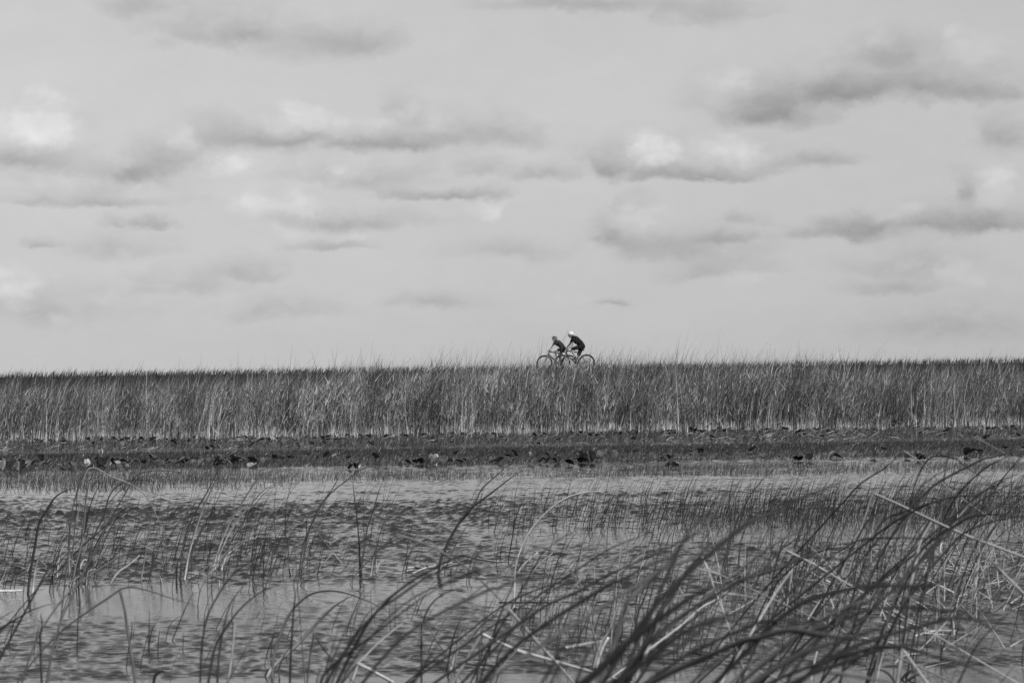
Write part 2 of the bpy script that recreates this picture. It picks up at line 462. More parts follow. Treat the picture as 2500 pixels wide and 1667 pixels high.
grass('levee_grass', 'dark grass covering the levee slope and its crest behind the reeds',
      [(16000, 97, 109.5, -700, 3200, .22, .06, .02, .05, .045, 8, 40, 0, 0, slope),
       (9000, 107.5, 111.8, -700, 3200, .21, .09, .02, .045, .035, 8, 45, 0, 0, slope)])
grass('far_shore_sedge', 'low matted dark sedge in the shallows below the reeds',
      [(32000, 66, 82.5, -500, 3000, .11, .04, .014, .085, .06, 15, 55, 61, .25, None),
       (40000, 53.5, 61.2, -500, 3000, .065, .02, .010, .04, .04, 10, 45, 0, 0, None),
       (32000, 46.9, 54, -500, 3000, .085, .03, .010, .07, .05, 18, 60, 63, .5, None),
       (9000, 61, 66, -500, 3000, .06, .02, .009, .12, .10, 10, 40, 64, .2, None),
       (7000, 53, 80, -500, 3000, .09, .03, .012, .26, .22, 30, 80, 65, .02, None)])
grass('near_shore_sedge', 'short thin sedge standing out of bright water beyond the open channel',
      [(20000, 38.9, 43.8, -500, 3000, .08, .025, .006, .09, .08, 6, 38, 71, .22, None),
       (9000, 35.6, 46.5, -500, 720, .12, .04, .006, .07, .06, 8, 40, 72, .22, None),
       (1500, 39, 44, -500, 3000, .08, .03, .006, .28, .25, 20, 70, 73, .1, None),
       (4500, 39.0, 43.0, 1500, 3000, .08, .03, .006, .08, .07, 10, 40, 74, .2, None)])
def lean_bed(name, label, spec):
    parts = []
    for (n, y0, y1, p0, p1, hm, hs, w, t, dens) in spec:
        D0 = CAM_Z * F / (y1 - HOR); D1 = CAM_Z * F / (y0 - HOR)
        D = U(D0, D1, n); PX = U(p0, p1, n); X = (PX - 1250) / F * D
        k = U(0, 1, n) < np.clip(dens(PX, X, D), 0, 1); X, D = X[k], D[k]; n = len(X)
        h = np.clip(hm + G(0, hs, n), .05, None)
        e = np.exp(G(0, .4, n))
        parts.append(ribbons(np.stack([X, D, np.full(n, -.03)], -1), h, G(R(12), R(10), n), G(R(38), R(16), n), G(0, .35, n),
                             U(.6, 1.4, n) * w, t * e * 1.5, t * e, 4, tdecay=3))
    V, Fc, T = join(*parts)
    return tag(mesh_obj(name, V, Fc, M_SEDGE, tone=T, smooth=False), label, 'rushes', kind='stuff')
lean_bed('spike_rush_bed', 'bed of thin dark spike rushes bent by the wind in the middle of the pond',
    [(5200, 1245, 1302, 1120, 3000, .36, .11, .0042, .022, lambda p, x, d: np.clip((p - 1050) / 900, .10, 1) * np.clip(.55 + .6 * lowf(x, d, 1.6, 2.2, 81), .05, 1)),
     (1500, 1262, 1305, 1650, 3000, .14, .05, .005, .12, lambda p, x, d: np.clip(.5 + .6 * lowf(x, d, 1.6, 2.2, 82), .0, 1))])
lean_bed('scattered_rushes', 'sparse thin dark rush shoots scattered over the rippled pond',
    [(900, 1240, 1330, -400, 3000, .36, .10, .0050, .030, lambda p, x, d: np.clip(.35 + .5 * lowf(x, d, 1.3, 1.3, 83), .02, 1)),
     (800, 1300, 1425, -400, 3000, .34, .10, .0050, .030, lambda p, x, d: np.clip(.30 + .5 * lowf(x, d, 1.6, 1.6, 84), .02, 1)),
     (800, 1320, 1440, -400, 800, .50, .13, .0050, .030, lambda p, x, d: np.clip(.40 + .5 * lowf(x, d, 1.6, 1.6, 86), .05, 1)),
     (260, 1480, 1640, -200, 2800, .24, .07, .0040, .035, lambda p, x, d: np.clip(.35 + .6 * lowf(x, d, 1.6, 1.6, 85), .0, 1)),
     (600, 1390, 1620, 1250, 2000, .40, .16, .0045, .05, lambda p, x, d: np.clip(.25 + .6 * lowf(x, d, 2.2, 2.2, 88), .0, 1)),
     (600, 1360, 1600, 1850, 2900, .50, .18, .0055, .045, lambda p, x, d: np.clip(.4 + .6 * lowf(x, d, 1.6, 1.6, 87), .0, 1))])
# fallen straw on the far shallows
def straw():
    m = 2400
    D = U(46.5, 82, m) ** .5 * U(60, 82, m) ** .5; X = xw(U(-400, 2900, m), D)
    k = U(0, 1, m) < np.clip(.25 + .6 * lowf(X, D, 1.1, 1.1, 91), .02, 1) * np.where((D > 55) & (D < 63), .1, 1)
    X, D = X[k], D[k]; m = len(X)
    tt = np.clip(G(.40, .15, m), .1, .75)
    phi = np.where(U(0, 1, m) < .5, 0, math.pi) + G(0, .5, m)
    p = ribbons(np.stack([X, D, U(0, .07, m)], -1), U(.08, .35, m), G(R(75), R(18), m), G(R(88), R(16), m), phi, U(.006, .010, m), tt, tt, 3, psi=phi + math.pi / 2 * 0 + 1.57, power=1)
    # width must show to the side: tilt ribbons a little upright
    V, Fc, T = p
    V = V.reshape(-1, 2, 3); V[:, 0, 2] += .003; V[:, 1, 2] -= .003; V = V.reshape(-1, 3)
    tag(mesh_obj('fallen_straw', V, Fc, M_BELT, tone=T, smooth=False), 'pale broken straw lying over the far shallows', 'straw', kind='stuff')
straw()

# ------------------------------------------------------------------ lily leaves
def lily_mesh(size, tilt, yaw, fold, r):
    """one broad curled leaf with its stalk; returns verts, faces, tone"""
    nr, na = 5, 14
    V = [(0, 0, 0)]; Fc = []; T = [1.0]
    for i in range(1, nr + 1):
        for j in range(na):
            a = 2 * math.pi * j / na
            rad = size * i / nr * (1 + .12 * math.cos(a) - (.35 if j == na // 2 else 0) * (i / nr))
            x = rad * math.cos(a) * 1.25; y = rad * math.sin(a)
            z = fold * abs(y) ** 1.2 / size ** .2 + .05 * size * math.sin(3 * a + r.random() * .8) * (i / nr) ** 2
            V.append((x, y, z)); T.append(1 + .25 * math.cos(a * 5))
    for j in range(na):
        Fc.append((0, 1 + j, 1 + (j + 1) % na))
    for i in range(1, nr):
        for j in range(na):
            a, b = 1 + (i - 1) * na + j, 1 + (i - 1) * na + (j + 1) % na
            Fc.append((a, a + na, b + na, b))
    M = Matrix.Rotation(yaw, 3, 'Z') @ Matrix.Rotation(tilt, 3, 'Y')
    V = [M @ Vector(v) for v in V]
    return V, Fc, T
def lily_set(name, label, spots, seed, group=None, top=True, kind=None):
    """spots: (x, y world, size, tone, tilt deg, height)"""
    r = random.Random(seed)
    VV = []; FF = []; TT = []
    for (x, y, size, tone, tilt, hgt) in spots:
        if kind is None: size *= .62; hgt *= .7
        V, Fc, T = lily_mesh(size, R(tilt), r.uniform(0, 6.28), r.uniform(.1, .9), r)
        zmin = min(v.z for v in V)
        b = len(VV); zc = max(hgt, .012 - zmin)
        VV += [(v.x + x, v.y + y, v.z + zc) for v in V]
        FF += [tuple(i + b for i in f) for f in Fc]; TT += [t * tone for t in T]
        # stalk down into the water
        b = len(VV); sx = r.uniform(-.03, .03)
        for q, (zz, rad) in enumerate(((zc, .004), (zc * .5, .006), (-.05, .007))):
            for j in range(4):
                a = math.pi / 2 * j
                VV.append((x + sx * q + rad * math.cos(a), y + rad * math.sin(a), zz)); TT.append(tone * 1.5)
        for q in range(2):
            for j in range(4):
                a0, a1 = b + q * 4 + j, b + q * 4 + (j + 1) % 4
                FF.append((a0, a1, a1 + 4, a0 + 4))
    o = mesh_obj(name, VV, FF, M_PAD, tone=TT, origin=(spots[0][0], spots[0][1], 0))
    return tag(o, label, 'water plant', group, kind)
rl = random.Random(5)
spots = []
for _ in range(2000):
    z = rl.random()
    if z < .50: D = rl.uniform(74, 81.8); px = rl.uniform(-400, 2900)
    elif z < .80: D = rl.uniform(46.8, 54); px = rl.uniform(-400, 1500) if rl.random() < .75 else rl.uniform(1500, 2900)
    else: D = rl.uniform(62, 74); px = rl.uniform(-400, 2900)
    X = xw(px, D)
    if math.sin(X * 1.9 + D) + math.sin(X * .7 - D * .5) + rl.uniform(-1, 1) < (-.2 if px < 700 else .35): continue
    spots.append((X, D, rl.uniform(.035, .085), math.exp(rl.gauss(math.log(.08), .6)), rl.uniform(5, 48), rl.uniform(.01, .07)))
lily_set('lily_leaves', 'mat of curled lily leaves between the sedge and the reeds', spots, 3, kind='stuff')
PLANTS = [ # picture x, y of the foot; label; leaves (dx m, dy m, size, tone, tilt, height)
 (235, 1138, 'dark heap of folded lily leaves with one pale cupped leaf, leftmost far shallows', [(0,0,.13,.03,60,.10),(-.13,.1,.12,.35,70,.16),(.2,0,.12,.05,65,.1),(.35,.1,.14,.04,70,.12),(-.3,.05,.1,.3,60,.1)]),
 (30, 1150, 'large grey drooping lily leaf with pale bent stalk at the left edge', [(0,0,.16,.07,75,.17),(.2,.1,.12,.06,70,.1),(-.2,.05,.13,.06,70,.12)]),
 (95, 1128, 'pair of dull lily leaves just right of the leftmost drooping leaf', [(0,0,.12,.05,60,.1),(.2,-.1,.11,.08,70,.08)]),
 (248, 1118, 'single pale round lily leaf standing up on its stalk above dark sedge', [(0,0,.075,.5,80,.22),(-.06,.05,.07,.35,75,.2)]),
 (152, 1152, 'small black curled lily leaf low on the water under the dark heap', [(0,0,.07,.02,30,.04)]),
 (305, 1145, 'low dark lily leaf with a bright turned tip beside the pale litter', [(0,0,.08,.02,40,.04),(.06,0,.06,.5,60,.09)]),
 (925, 1140, 'flat dark lily leaves at the left end of the bright water strip', [(0,0,.11,.03,20,.05),(.2,0,.08,.05,50,.06)]),
 (870, 1146, 'ragged lily leaf with a white spot left of the bright strip', [(0,0,.09,.05,50,.09),(.05,.05,.05,.5,60,.1),(-.14,0,.09,.04,40,.05)]),
 (1010, 1134, 'long low row of black curled leaves under an arched stalk', [(0,0,.10,.02,25,.05),(.2,0,.10,.025,45,.07),(-.2,0,.09,.03,30,.06),(.38,.1,.09,.03,50,.06)]),
 (1058, 1135, 'tallest bright folded lily leaf with white highlights in the far shallows', [(0,0,.13,.30,78,.17),(.08,.05,.07,.65,80,.22),(-.10,0,.12,.05,60,.09),(.14,-.05,.10,.1,60,.08)]),
 (1092, 1130, 'small pale lily leaf right beside the tallest bright one', [(0,0,.07,.4,60,.10),(.08,0,.08,.04,50,.07)]),
 (1292, 1118, 'white tipped lily leaf with a crooked stalk left of the dark leaf pile', [(0,0,.08,.05,60,.13),(-.045,-.02,.05,.6,70,.15)]),
 (1340, 1132, 'arched dark leaves at the foot of a long curved pale reed', [(0,0,.09,.03,50,.07),(.15,0,.08,.04,60,.07),(.28,.05,.09,.03,50,.08)]),
 (1387, 1136, 'black oval lily leaf with a bright rim lying on the water', [(0,0,.12,.012,20,.04),(.03,.02,.10,.20,35,.07)]),
 (1425, 1130, 'round topped dark lily leaf pile, tallest of the dark heaps mid picture', [(0,0,.13,.03,70,.13),(-.08,-.05,.10,.012,40,.06),(.18,.05,.15,.045,75,.12),(.10,0,.08,.012,40,.04)]),
 (1505, 1135, 'tiny grey lily leaf alone on the strip of bright water', [(0,0,.06,.07,35,.05)]),
 (1642, 1143, 'lone black lily leaves mirrored in bright water right of centre', [(0,0,.10,.012,35,.08),(-.10,0,.08,.02,25,.07),(.09,.0,.07,.015,35,.07)]),
 (1950, 1126, 'flat black leaf clump at the sedge edge behind the bent reeds', [(0,0,.13,.015,25,.05),(.25,.05,.13,.018,30,.06),(-.15,0,.08,.03,30,.05)]),
 (2215, 1120, 'small black leaf left of the tall dark clump at the right shallows', [(0,0,.10,.02,40,.06)]),
 (2248, 1124, 'tall black leaf clump with a pale edge at the right shallows', [(0,0,.12,.012,50,.06),(-.06,.1,.12,.02,60,.12),(.08,0,.07,.3,50,.1)]),
]
for k, (x, y, lab, lv) in enumerate(PLANTS):
    g = ground(x, y)
    lily_set('lily_plant', lab, [(g.x + a * .58, g.y + b * .7, s, t, ti, h) for (a, b, s, t, ti, h) in lv], 100 + k, 'lily plants in the far shallows')

# ------------------------------------------------------------------ the single reeds of the near water
TONES = {'d': (.075, .035), 'b': (.045, .03), 'm': (.22, .08), 'g': (.24, .15), 'p': (.68, .50), 'q': (.92, .04), 'r': (.38, .26)}
def catmull(P, sub=6):
    P = [P[0] * 2 - P[1]] + P + [P[-1] * 2 - P[-2]]
    o = []
    for i in range(1, len(P) - 2):
        p0, p1, p2, p3 = P[i - 1:i + 3]
        for k in range(sub):
            t = k / sub
            o.append(.5 * ((2 * p1) + (p2 - p0) * t + (2 * p0 - 5 * p1 + 4 * p2 - p3) * t * t + (3 * p1 - p0 - 3 * p2 + p3) * t ** 3))
    o.append(P[-2]); return o
def blade_geo(P, w, t0, t1, r, taper=True, sub=6, kink=False):
    """leaf with a ridged, slightly folded cross-section along the points P (metres)"""
    pts = P if kink else catmull(P, sub)
    if kink:
        q = []
        for a, b in zip(P[:-1], P[1:]):
            for k in range(4): q.append(a.lerp(b, k / 4))
        pts = q + [P[-1]]
    n = len(pts); V = []; T = []
    tw0 = r.uniform(-.9, .9); tw1 = tw0 + r.uniform(-.9, .9)
    for i, p in enumerate(pts):
        s = i / (n - 1)
        d = (pts[min(i + 1, n - 1)] - pts[max(i - 1, 0)]).normalized()
        side = d.cross(Vector((0, 1, 0)))
        side = side.normalized() if side.length > 1e-4 else Vector((1, 0, 0))
        back = side.cross(d).normalized()
        tw = tw0 + (tw1 - tw0) * s
        wd = side * math.cos(tw) + back * math.sin(tw); th = -side * math.sin(tw) + back * math.cos(tw)
        ww = w * .5 * ((.92 + .16 * math.sin(3 * s)) * (max(1 - s ** 2.6, 0) * .94 + .06 if taper else 1 - .15 * s))
        tk = max(ww * .26, .0006)
        V += [p + wd * ww, p + th * tk, p - wd * ww, p - th * tk * .5]
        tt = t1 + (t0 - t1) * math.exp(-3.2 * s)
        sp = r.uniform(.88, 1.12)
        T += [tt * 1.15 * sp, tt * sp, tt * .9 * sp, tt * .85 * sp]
    Fc = []
    for i in range(n - 1):
        for j in range(4):
            a, b = i * 4 + j, i * 4 + (j + 1) % 4
            Fc.append((a, b, b + 4, a + 4))
    Fc.append((0, 3, 2, 1)); Fc.append(tuple((n - 1) * 4 + j for j in range(4)))
    return V, Fc, T
def rooted(P):
    """carry a leaf whose foot is out of sight down into the water in one smooth bend"""
    if P[0].z < .03: return P
    p0 = P[0]; d = (P[0] - P[1]).normalized(); z0 = p0.z
    t = min(z0 * .85 / -d.z, 1.1) if d.z < -.5 else min(z0 * .55 / max(-d.z, .30), .42)
    c = p0 + d * t
    c.z = max(c.z, .10 * z0)
    sh = max(-.5, min(.5, d.x)) * .25 * z0
    root = Vector((c.x + sh, p0.y, -.04))
    q = []
    for k in range(4):
        s = k / 4
        q.append(root * (1 - s) ** 2 + c * 2 * s * (1 - s) + p0 * s * s)
    return q + P
CLUMPS = r'''
@dark upright reed shoot with pale blade bending right, at the left edge
1 - 17 d: 225,838 250,650 290,430 320,260 390,140 440,60 500,10 580,-20 700,-70
1 - 7 m: 185,880 215,560 240,300
1 - 12 q: 262,832 290,640 330,520 352,500
@pale stalk lying flat on the water at the left edge
1 - 14 p: -120,848 0,847 100,845 186,838
@tall wind bent reed clump with many pale broken butts, left of the picture
1 - 10 q: 575,775 565,500 570,300 555,190
1 - 14 m: 585,780 610,650 665,430 690,250 700,100 725,-50 745,-110 755,-190
1 - 13 d: 640,765 655,520 680,330 720,170 765,50
1 - 13 m: 650,770 720,560 780,480 850,330 920,210 1000,150 1090,108 1170,105 1260,120 1345,160
1 - 9 q: 790,770 850,700 940,600 1020,520 1130,410
1 - 15 p: 880,750 960,665 1050,600 1145,520
1 - 10 p: 480,790 540,785 600,720 650,690
1 - 11 p: 700,770 720,660 785,630
1 - 11 p: 765,600 760,690 790,745
1 - 9 r: 750,770 775,540 810,530 855,528 885,560 880,620
1 - 11 p: 640,640 680,570 715,560
1 - 9 d: 620,775 640,560 690,330 740,120 790,-10 840,-90
1 - 9 d: 700,760 760,500 860,300 1000,60 1080,-80 1130,-140 1220,-168 1340,-172 1480,-158 1560,-130 1650,-92
1 - 9 d: 690,760 760,400 850,200 880,80 905,20 960,-45 1060,-92 1160,-95 1250,-88 1340,-75
1 - 8 m: 560,770 600,450 620,200 640,-50 660,-100 700,-170
1 - 7 d: 450,800 500,700 540,560 600,470 720,390
1 - 7 d: 590,690 740,640 900,560 1030,430 1120,370
1 - 10 p: 690,520 700,570 760,620 785,740
@long thin leaf sloping down to the right across the far sedge
1 12 7 g: 620,300 690,-120 770,-195 900,-130 1100,-45 1220,70 1300,240 1400,390 1480,470
1 12 7 m: 700,330 1020,-40 1200,-5 1385,48
@tall single leaf with its dark tip before the reed belt, left
1 13 11 m: 560,500 600,120 700,-170 770,-235 880,-345 960,-405 1058,-480
1 15 9 d: 700,400 800,50 885,-165 930,-240 975,-300
1 14 5 m: 1000,200 1120,-110 1230,-285 1300,-345 1385,-395
@long grey arching leaf rising from the bottom left edge of the picture
1 8 12 g: 380,1600 430,1300 500,1050 590,860 690,650 780,500 870,360 930,230 1010,110 1075,0
1 8 9 g: 400,1620 420,1420 450,1200
@dark pointed shoots at the bottom edge, far left
1 9 14 d: 345,1620 335,1350 330,1180 345,1080 335,1010 352,980
1 9 8 m: 370,1600 400,1400 410,1300
@broad mid grey leaf leaning left above the bottom left water
1 9.6 15 r: 1108,1560 1080,1340 1045,1130 1020,960 980,800
@arched dark leaf entering from the left edge over smooth water
1 9 10 d: -160,1320 0,1130 120,1050 260,970 380,930 500,910
1 9 7 m: -60,1080 0,1040 80,990 130,970
1 9 8 m: -100,800 0,870 60,905 120,940
@dark leaf drifting level over the ripples, left of centre
1 10 9 m: 930,560 1030,510 1120,490 1250,485 1450,495 1600,515 1700,530
1 9 8 m: 900,860 1030,785 1180,800 1400,870 1560,920 1625,950
1 9 11 d: 250,900 380,660 420,590 500,520 560,460 640,300
@reed clump with black stubs and pale butts, second from the left
1 - 13 b: 1445,740 1448,640 1460,560
1 - 13 b: 1470,730 1480,640 1490,550
1 - 12 d: 1480,735 1495,480 1540,300 1610,150 1700,0 1790,-190 1850,-290
1 - 15 q: 1505,720 1550,500 1640,200 1725,0 1820,-180 1940,-250
1 - 12 p: 1500,720 1520,640 1545,510
1 - 13 m: 1520,700 1560,540 1640,340 1700,230 1790,50 1880,-130
1 - 12 p: 1550,575 1600,590 1640,600
1 - 9 r: 1580,705 1690,620 1800,560 1930,470 2060,360 2182,320
1 - 9 r: 1650,715 1760,610 1850,500 1960,420 2100,380
1 - 11 p: 1520,695 1560,700 1600,710
@slender reed clump leaning far right with pale lower stems, third from the left
1 - 10 q: 1735,645 1790,480 1880,260 1960,130 2040,0 2140,-130 2290,-190
1 - 10 q: 1750,640 1830,440 1950,230 2150,0 2230,-50 2400,-165
1 - 14 p: 1805,640 1860,530 1920,475
1 - 8 m: 1860,655 1910,560 1960,460 2040,300
1 - 7 d: 1770,640 1900,400 2060,150 2180,0 2300,-70
1 - 9 p: 1660,605 1710,620 1740,640
@pale short dead stem standing in smooth water, left
1 - 7 p: 1335,815 1330,760 1312,695
@pale short dead stem standing right of the smooth water
1 - 8 p: 1797,780 1797,750 1795,720
@fan of arched dark leaves rooted below the bottom edge, left of centre
1 8 12 d: 1640,1560 1655,1250 1700,1020 1780,860 1880,710 2010,600 2150,515 2280,480 2420,472
1 8.5 11 m: 1780,1580 1800,1300 1840,1080 1900,900 2030,740
1 7.5 12 d: 1700,1600 1760,1280 1850,1120 1950,980 2080,860 2200,790 2280,768 2340,800
1 9 10 r: 1870,1560 1900,1350 1930,1075
1 9 6 m: 1940,1420 2010,1280 2100,1120 2190,930
1 9 6 m: 2010,1300 2080,1180 2182,1060 2340,880
@black bent leaf butt in the water at the bottom left
1 - 13 b: 1250,1562 1270,1510 1295,1485 1320,1468 1370,1478
@crossing thin dark reeds standing at the left of the centre
2 - 13 m: 432,690 465,480 525,300 606,125 716,-35 806,-205
2 - 9 m: 452,690 500,400 600,150 700,10 830,-95 950,-185 1040,-200 1150,-150 1280,-90
2 - 7 d: 445,690 490,450 500,250 505,215
2 - 12 b: 375,690 360,650 365,620
2 - 9 p: 368,690 366,650 370,620
2 - 8 p: 440,640 500,660 540,670
@pale snapped reed stalk with a long dark fallen tip left of centre
2 -k 9 p: 520,685 715,495 855,665
2 20 8 r: 520,690 505,450 510,225
2 20 7 r: 510,225 600,350 715,495
@two straight dark reeds and pale stubs at the centre of the pond
2 - 9 d: 955,690 930,450 915,250 885,0 875,-130
2 - 12 d: 935,695 990,330 1040,170 1090,0 1145,-130 1215,-260
2 - 12 m: 1030,690 1060,500 1106,325 1186,125 1286,-75 1406,-275
2 - 12 p: 1028,690 1038,610 1048,540
2 - 10 p: 1065,650 1067,600 1068,550
2 - 9 p: 1060,660 1090,600 1130,565
2 - 9 r: 1060,655 1130,660 1200,665
2 - 12 b: 940,695 935,620 930,540
2 - 8 m: 840,760 900,680 1050,520 1150,430 1250,370
@heap of broken straw and a thick dark reed leaning right at the centre
2 - 17 d: 1570,705 1590,580 1650,440 1720,300 1830,150 1920,80 2040,-10 2182,-120 2300,-200
2 - 12 m: 1585,700 1620,500 1720,300 1860,130 1930,-15 2040,-120 2180,-245 2340,-360
2 - 14 p: 1500,672 1600,620 1690,580
2 - 12 p: 1310,668 1430,640 1560,600
2 - 9 p: 1455,630 1470,600 1490,568
2 - 12 b: 1310,672 1400,665 1560,655
2 - 10 b: 1380,650 1500,660 1660,640
2 - 9 p: 1330,655 1390,650 1470,655
2 - 8 b: 1560,660 1690,640 1800,630
2 - 9 p: 1320,680 1360,672 1410,676
2 - 13 p: 1880,575 1960,590 2070,605
2 - 10 r: 1720,545 1850,570 1960,590
2 - 9 b: 1680,690 1680,650 1690,620
2 - 8 b: 1620,650 1650,690 1700,640
2 - 9 p: 1585,700 1590,650 1600,600
@great fan of long dark arched leaves rooted at the bottom edge near the centre
2 6.5 15 b: 640,1620 740,1420 820,1300 920,1150 1000,1060 1100,960 1250,860 1420,740 1560,660 1700,610 1850,570 2000,550 2182,535
2 6.3 14 d: 590,1620 640,1500 760,1380 900,1280 1050,1170 1200,1050 1400,900 1600,780 1800,700 2000,645 2182,615
2 6.8 13 b: 720,1620 860,1330 1000,1080 1150,900 1320,760 1500,650 1650,575 1800,520 2000,482 2182,462 2280,452
2 7 13 b: 610,1600 690,1340 740,1180 790,1030 805,985
2 7 13 d: 640,1600 720,1360 850,1060 960,880 1100,740 1180,650
2 7.2 10 m: 690,1600 780,1380 880,1200 1000,1000 1150,880 1320,750
2 7 9 d: 570,1600 600,1480 640,1400
@hump shaped leaf arching over smooth water left of centre
2 - 12 m: 210,1525 235,1330 290,1150 360,1000 420,925 510,850 610,817 720,812 840,835 960,880 1090,938 1220,1020 1340,1110
2 - 12 q: 150,1515 220,1440 400,1270 500,1165 600,1060 700,960 800,890 920,830
2 - 13 b: 145,1510 180,1470 215,1440
2 - 8 m: 280,1530 275,1450 310,1350 370,1270
@straight dark stalk rising from the bottom edge, left of centre
2 9 10 d: 360,1620 370,1330 390,1000 405,850 395,780 410,680
2 9.5 8 g: 420,700 400,430 385,190
@pale snapped stalks over dark ripples, lower left of centre
2 9 8 r: 500,1590 530,1330 560,1150
2 9 10 p: 560,1145 630,1155 700,1172 790,1190
2 9 8 r: 560,1150 620,1260 690,1350 830,1500
@pale stalk snapped into a peak at the bottom of the picture
2 -k 13 p: 840,1562 920,1402 1220,1568
2 8.6 13 p: 760,1600 850,1480 920,1402
2 8.6 9 r: 920,1402 1060,1260 1200,1140 1290,1075
@thick out of focus dark leaf rising from the bottom edge at the centre
2 4.6 18 b: 1300,1700 1370,1570 1450,1440 1540,1300 1620,1190 1700,1110
3 4.6 15 b: 380,1620 520,1380 650,1180 740,1050
3 4.8 13 d: 470,1600 600,1330 700,1190
@grey stalk with a leaf curving right over the centre water
2 9 9 m: 1440,1440 1440,1250 1445,1100 1500,950 1600,850 1740,795 1850,778 1990,775
2 9 6 g: 1560,1210 1460,1050 1380,850 1300,640 1260,450 1235,350
@long pale stem slanting down to the right through the centre
2 8.6 9 g: 1235,350 1400,400 1600,490 1780,600 1900,700 1990,790 2100,900 2190,985
3 7.2 15 p: 140,960 280,1120 400,1260 540,1410 650,1540
@pale broken stalk with a sharp bend above the bottom centre
2 - 9 d: 1640,1470 1670,1330 1700,1200 1780,980
2 - 11 q: 1660,1465 1720,1330 1820,1220 1950,1080 2100,960
2 - 9 r: 1700,1465 1740,1220 1770,1060
2 8.6 14 p: 1780,1430 1850,1310 1930,1170
2 8.6 12 p: 1940,1165 2050,1220 2182,1280 2300,1320 2440,1360
2 - 14 b: 1640,1472 1650,1450 1660,1430
2 - 7 r: 1790,1445 1980,1440 2182,1436
2 - 8 b: 1750,1455 1950,1470 2182,1470
@bundle of upright dark blades right of the bottom centre
2 7.8 12 d: 1880,1600 1930,1330 2010,1200 2070,1050 2130,930 2182,880
2 8 9 g: 1900,1600 1920,1250 1960,1000 1980,780 1990,570
2 7.8 10 m: 2020,1600 2050,1400 2100,1050 2130,900
2 8.2 9 r: 2050,1560 2110,1400 2190,1280
3 8 10 d: 20,1180 100,930 180,750 220,560 290,430
3 7.6 9 g: -10,1560 60,1330 150,1150 250,1010
@curved pale reed with its tip arching high above the spike rushes
3 - 12 p: 180,962 190,800 195,640 230,500 300,350 400,220 520,110 640,40 780,5 900,0
3 - 14 b: 180,970 190,955 215,960
3 - 10 b: 285,995 280,970 300,955
3 - 9 p: 110,705 150,640 190,570
3 - 10 p: 180,680 260,600 380,495
3 - 8 p: 285,695 380,600 500,500
3 - 8 p: 380,530 450,570 530,610
3 - 8 r: 105,705 200,705 330,708
3 - 9 d: 130,580 170,380 200,220 260,60
@level blurred dark leaf floating across the centre right
3 5.4 15 b: -80,830 60,790 160,740 400,700 620,670 800,655 940,640
3 6.5 10 d: -100,640 0,620 250,605 500,610 720,640
@long bow of thin dark leaf crossing the centre right water
3 8 9 d: -180,1140 -30,1020 150,900 300,830 500,760 700,740 860,745 1000,775 1120,795 1290,850 1450,900 1600,960 1830,1060
@straight dark leaves slanting up to the right through the centre right
3 7.2 13 d: 230,1080 450,930 700,820 900,710 1050,640 1200,570 1400,490 1600,380 1800,310 2182,190
3 7 12 b: 60,1250 225,1080 330,960 460,840 610,710
3 8 10 d: 350,620 420,500 550,400 700,310
3 8 8 m: 100,640 280,500 480,420 660,330 850,260
3 7.5 9 d: 700,640 930,490 1100,410 1270,345 1440,280
3 7.5 8 r: 600,860 800,640 1100,480 1300,380
@grey stalk sharply folded over, its long tip slanting across the spike rushes
3 -k 8 r: 1040,640 1145,-19
3 12 8 r: 1040,640 1060,450 1090,250 1145,-19
3 12 8 p: 1145,-19 1280,48 1530,212
3 12 6 p: 1010,640 975,540 930,440
@pale stout stem leaning right beside a black floating leaf, right of centre
3 - 15 r: 820,1445 900,1250 970,1130 1040,930 1110,790
3 - 12 p: 840,1440 900,1300 960,1190
3 - 9 d: 1165,1180 1200,1000 1250,880 1310,700 1380,560
3 - 9 d: 1015,940 1020,800 1020,660
3 - 9 r: 1055,905 1180,930 1280,945
3 - 10 p: 1240,895 1290,860
3 - 13 b: 860,945 950,935 1060,945
3 - 10 b: 60,945 400,945 860,938
3 - 10 b: 1110,800 1150,790 1190,810
3 - 14 p: 610,1320 760,1290 930,1262
3 - 12 p: 630,1370 660,1450
3 9 8 p: 715,722 700,668
3 - 7 d: 1230,1150 1280,960 1340,720 1400,560
@stout two toned reed, black on one side and pale on the other, right of centre
3 6 24 b: 1180,1420 1280,1210 1380,990 1480,850 1600,650 1720,510 1820,360
3 6.05 12 p: 1330,1180 1400,1010 1490,860 1610,650
@nearest blurred dark leaves sweeping right from the bottom edge
3 4 22 b: 640,1700 720,1600 900,1440 1100,1250 1350,1060 1580,900 1700,830 1900,760 2182,690
3 4 22 b: 880,1700 1000,1568 1200,1440 1500,1200 1750,1070 2000,990 2182,930
3 4.4 16 d: 1000,1650 1200,1420 1500,1300 1800,1080 2182,1030
3 5 12 d: 690,1560 800,1300 920,1160 1100,1060 1300,1000
3 4.6 13 g: 1150,1600 1300,1400 1500,1230
3 4.4 15 b: 1080,1600 1180,1400 1340,1150 1500,900
@blurred leaf rising into a long dark tip before the far sedge, right of centre
3 4.8 14 d: 1080,1500 1300,1000 1480,600 1617,335 1740,200 1838,106 1973,-19 2117,-164 2340,-347
3 5 14 g: 1050,1100 1120,900 1300,730 1440,600 1560,430 1680,330 1820,200 1960,20
3 5 15 b: 900,800 1080,720 1250,620 1400,560 1560,510
3 5 11 g: 1200,760 1400,640 1600,560 1800,450 2000,340 2182,260
4 4.8 15 b: -120,620 -10,550 100,505 250,430 400,370 500,330 700,270
@bent pale straws among the dark leaves, lower right of centre
3 9 9 p: 1725,530 1780,640 1830,780
3 9 8 r: 1640,620 1870,680 2000,740
3 9 9 p: 1440,1180 1560,1090 1720,950 1830,890
3 -k 9 p: 1750,1030 1810,950 1920,1000
3 8 12 p: 1300,1400 1340,1340 1410,1280
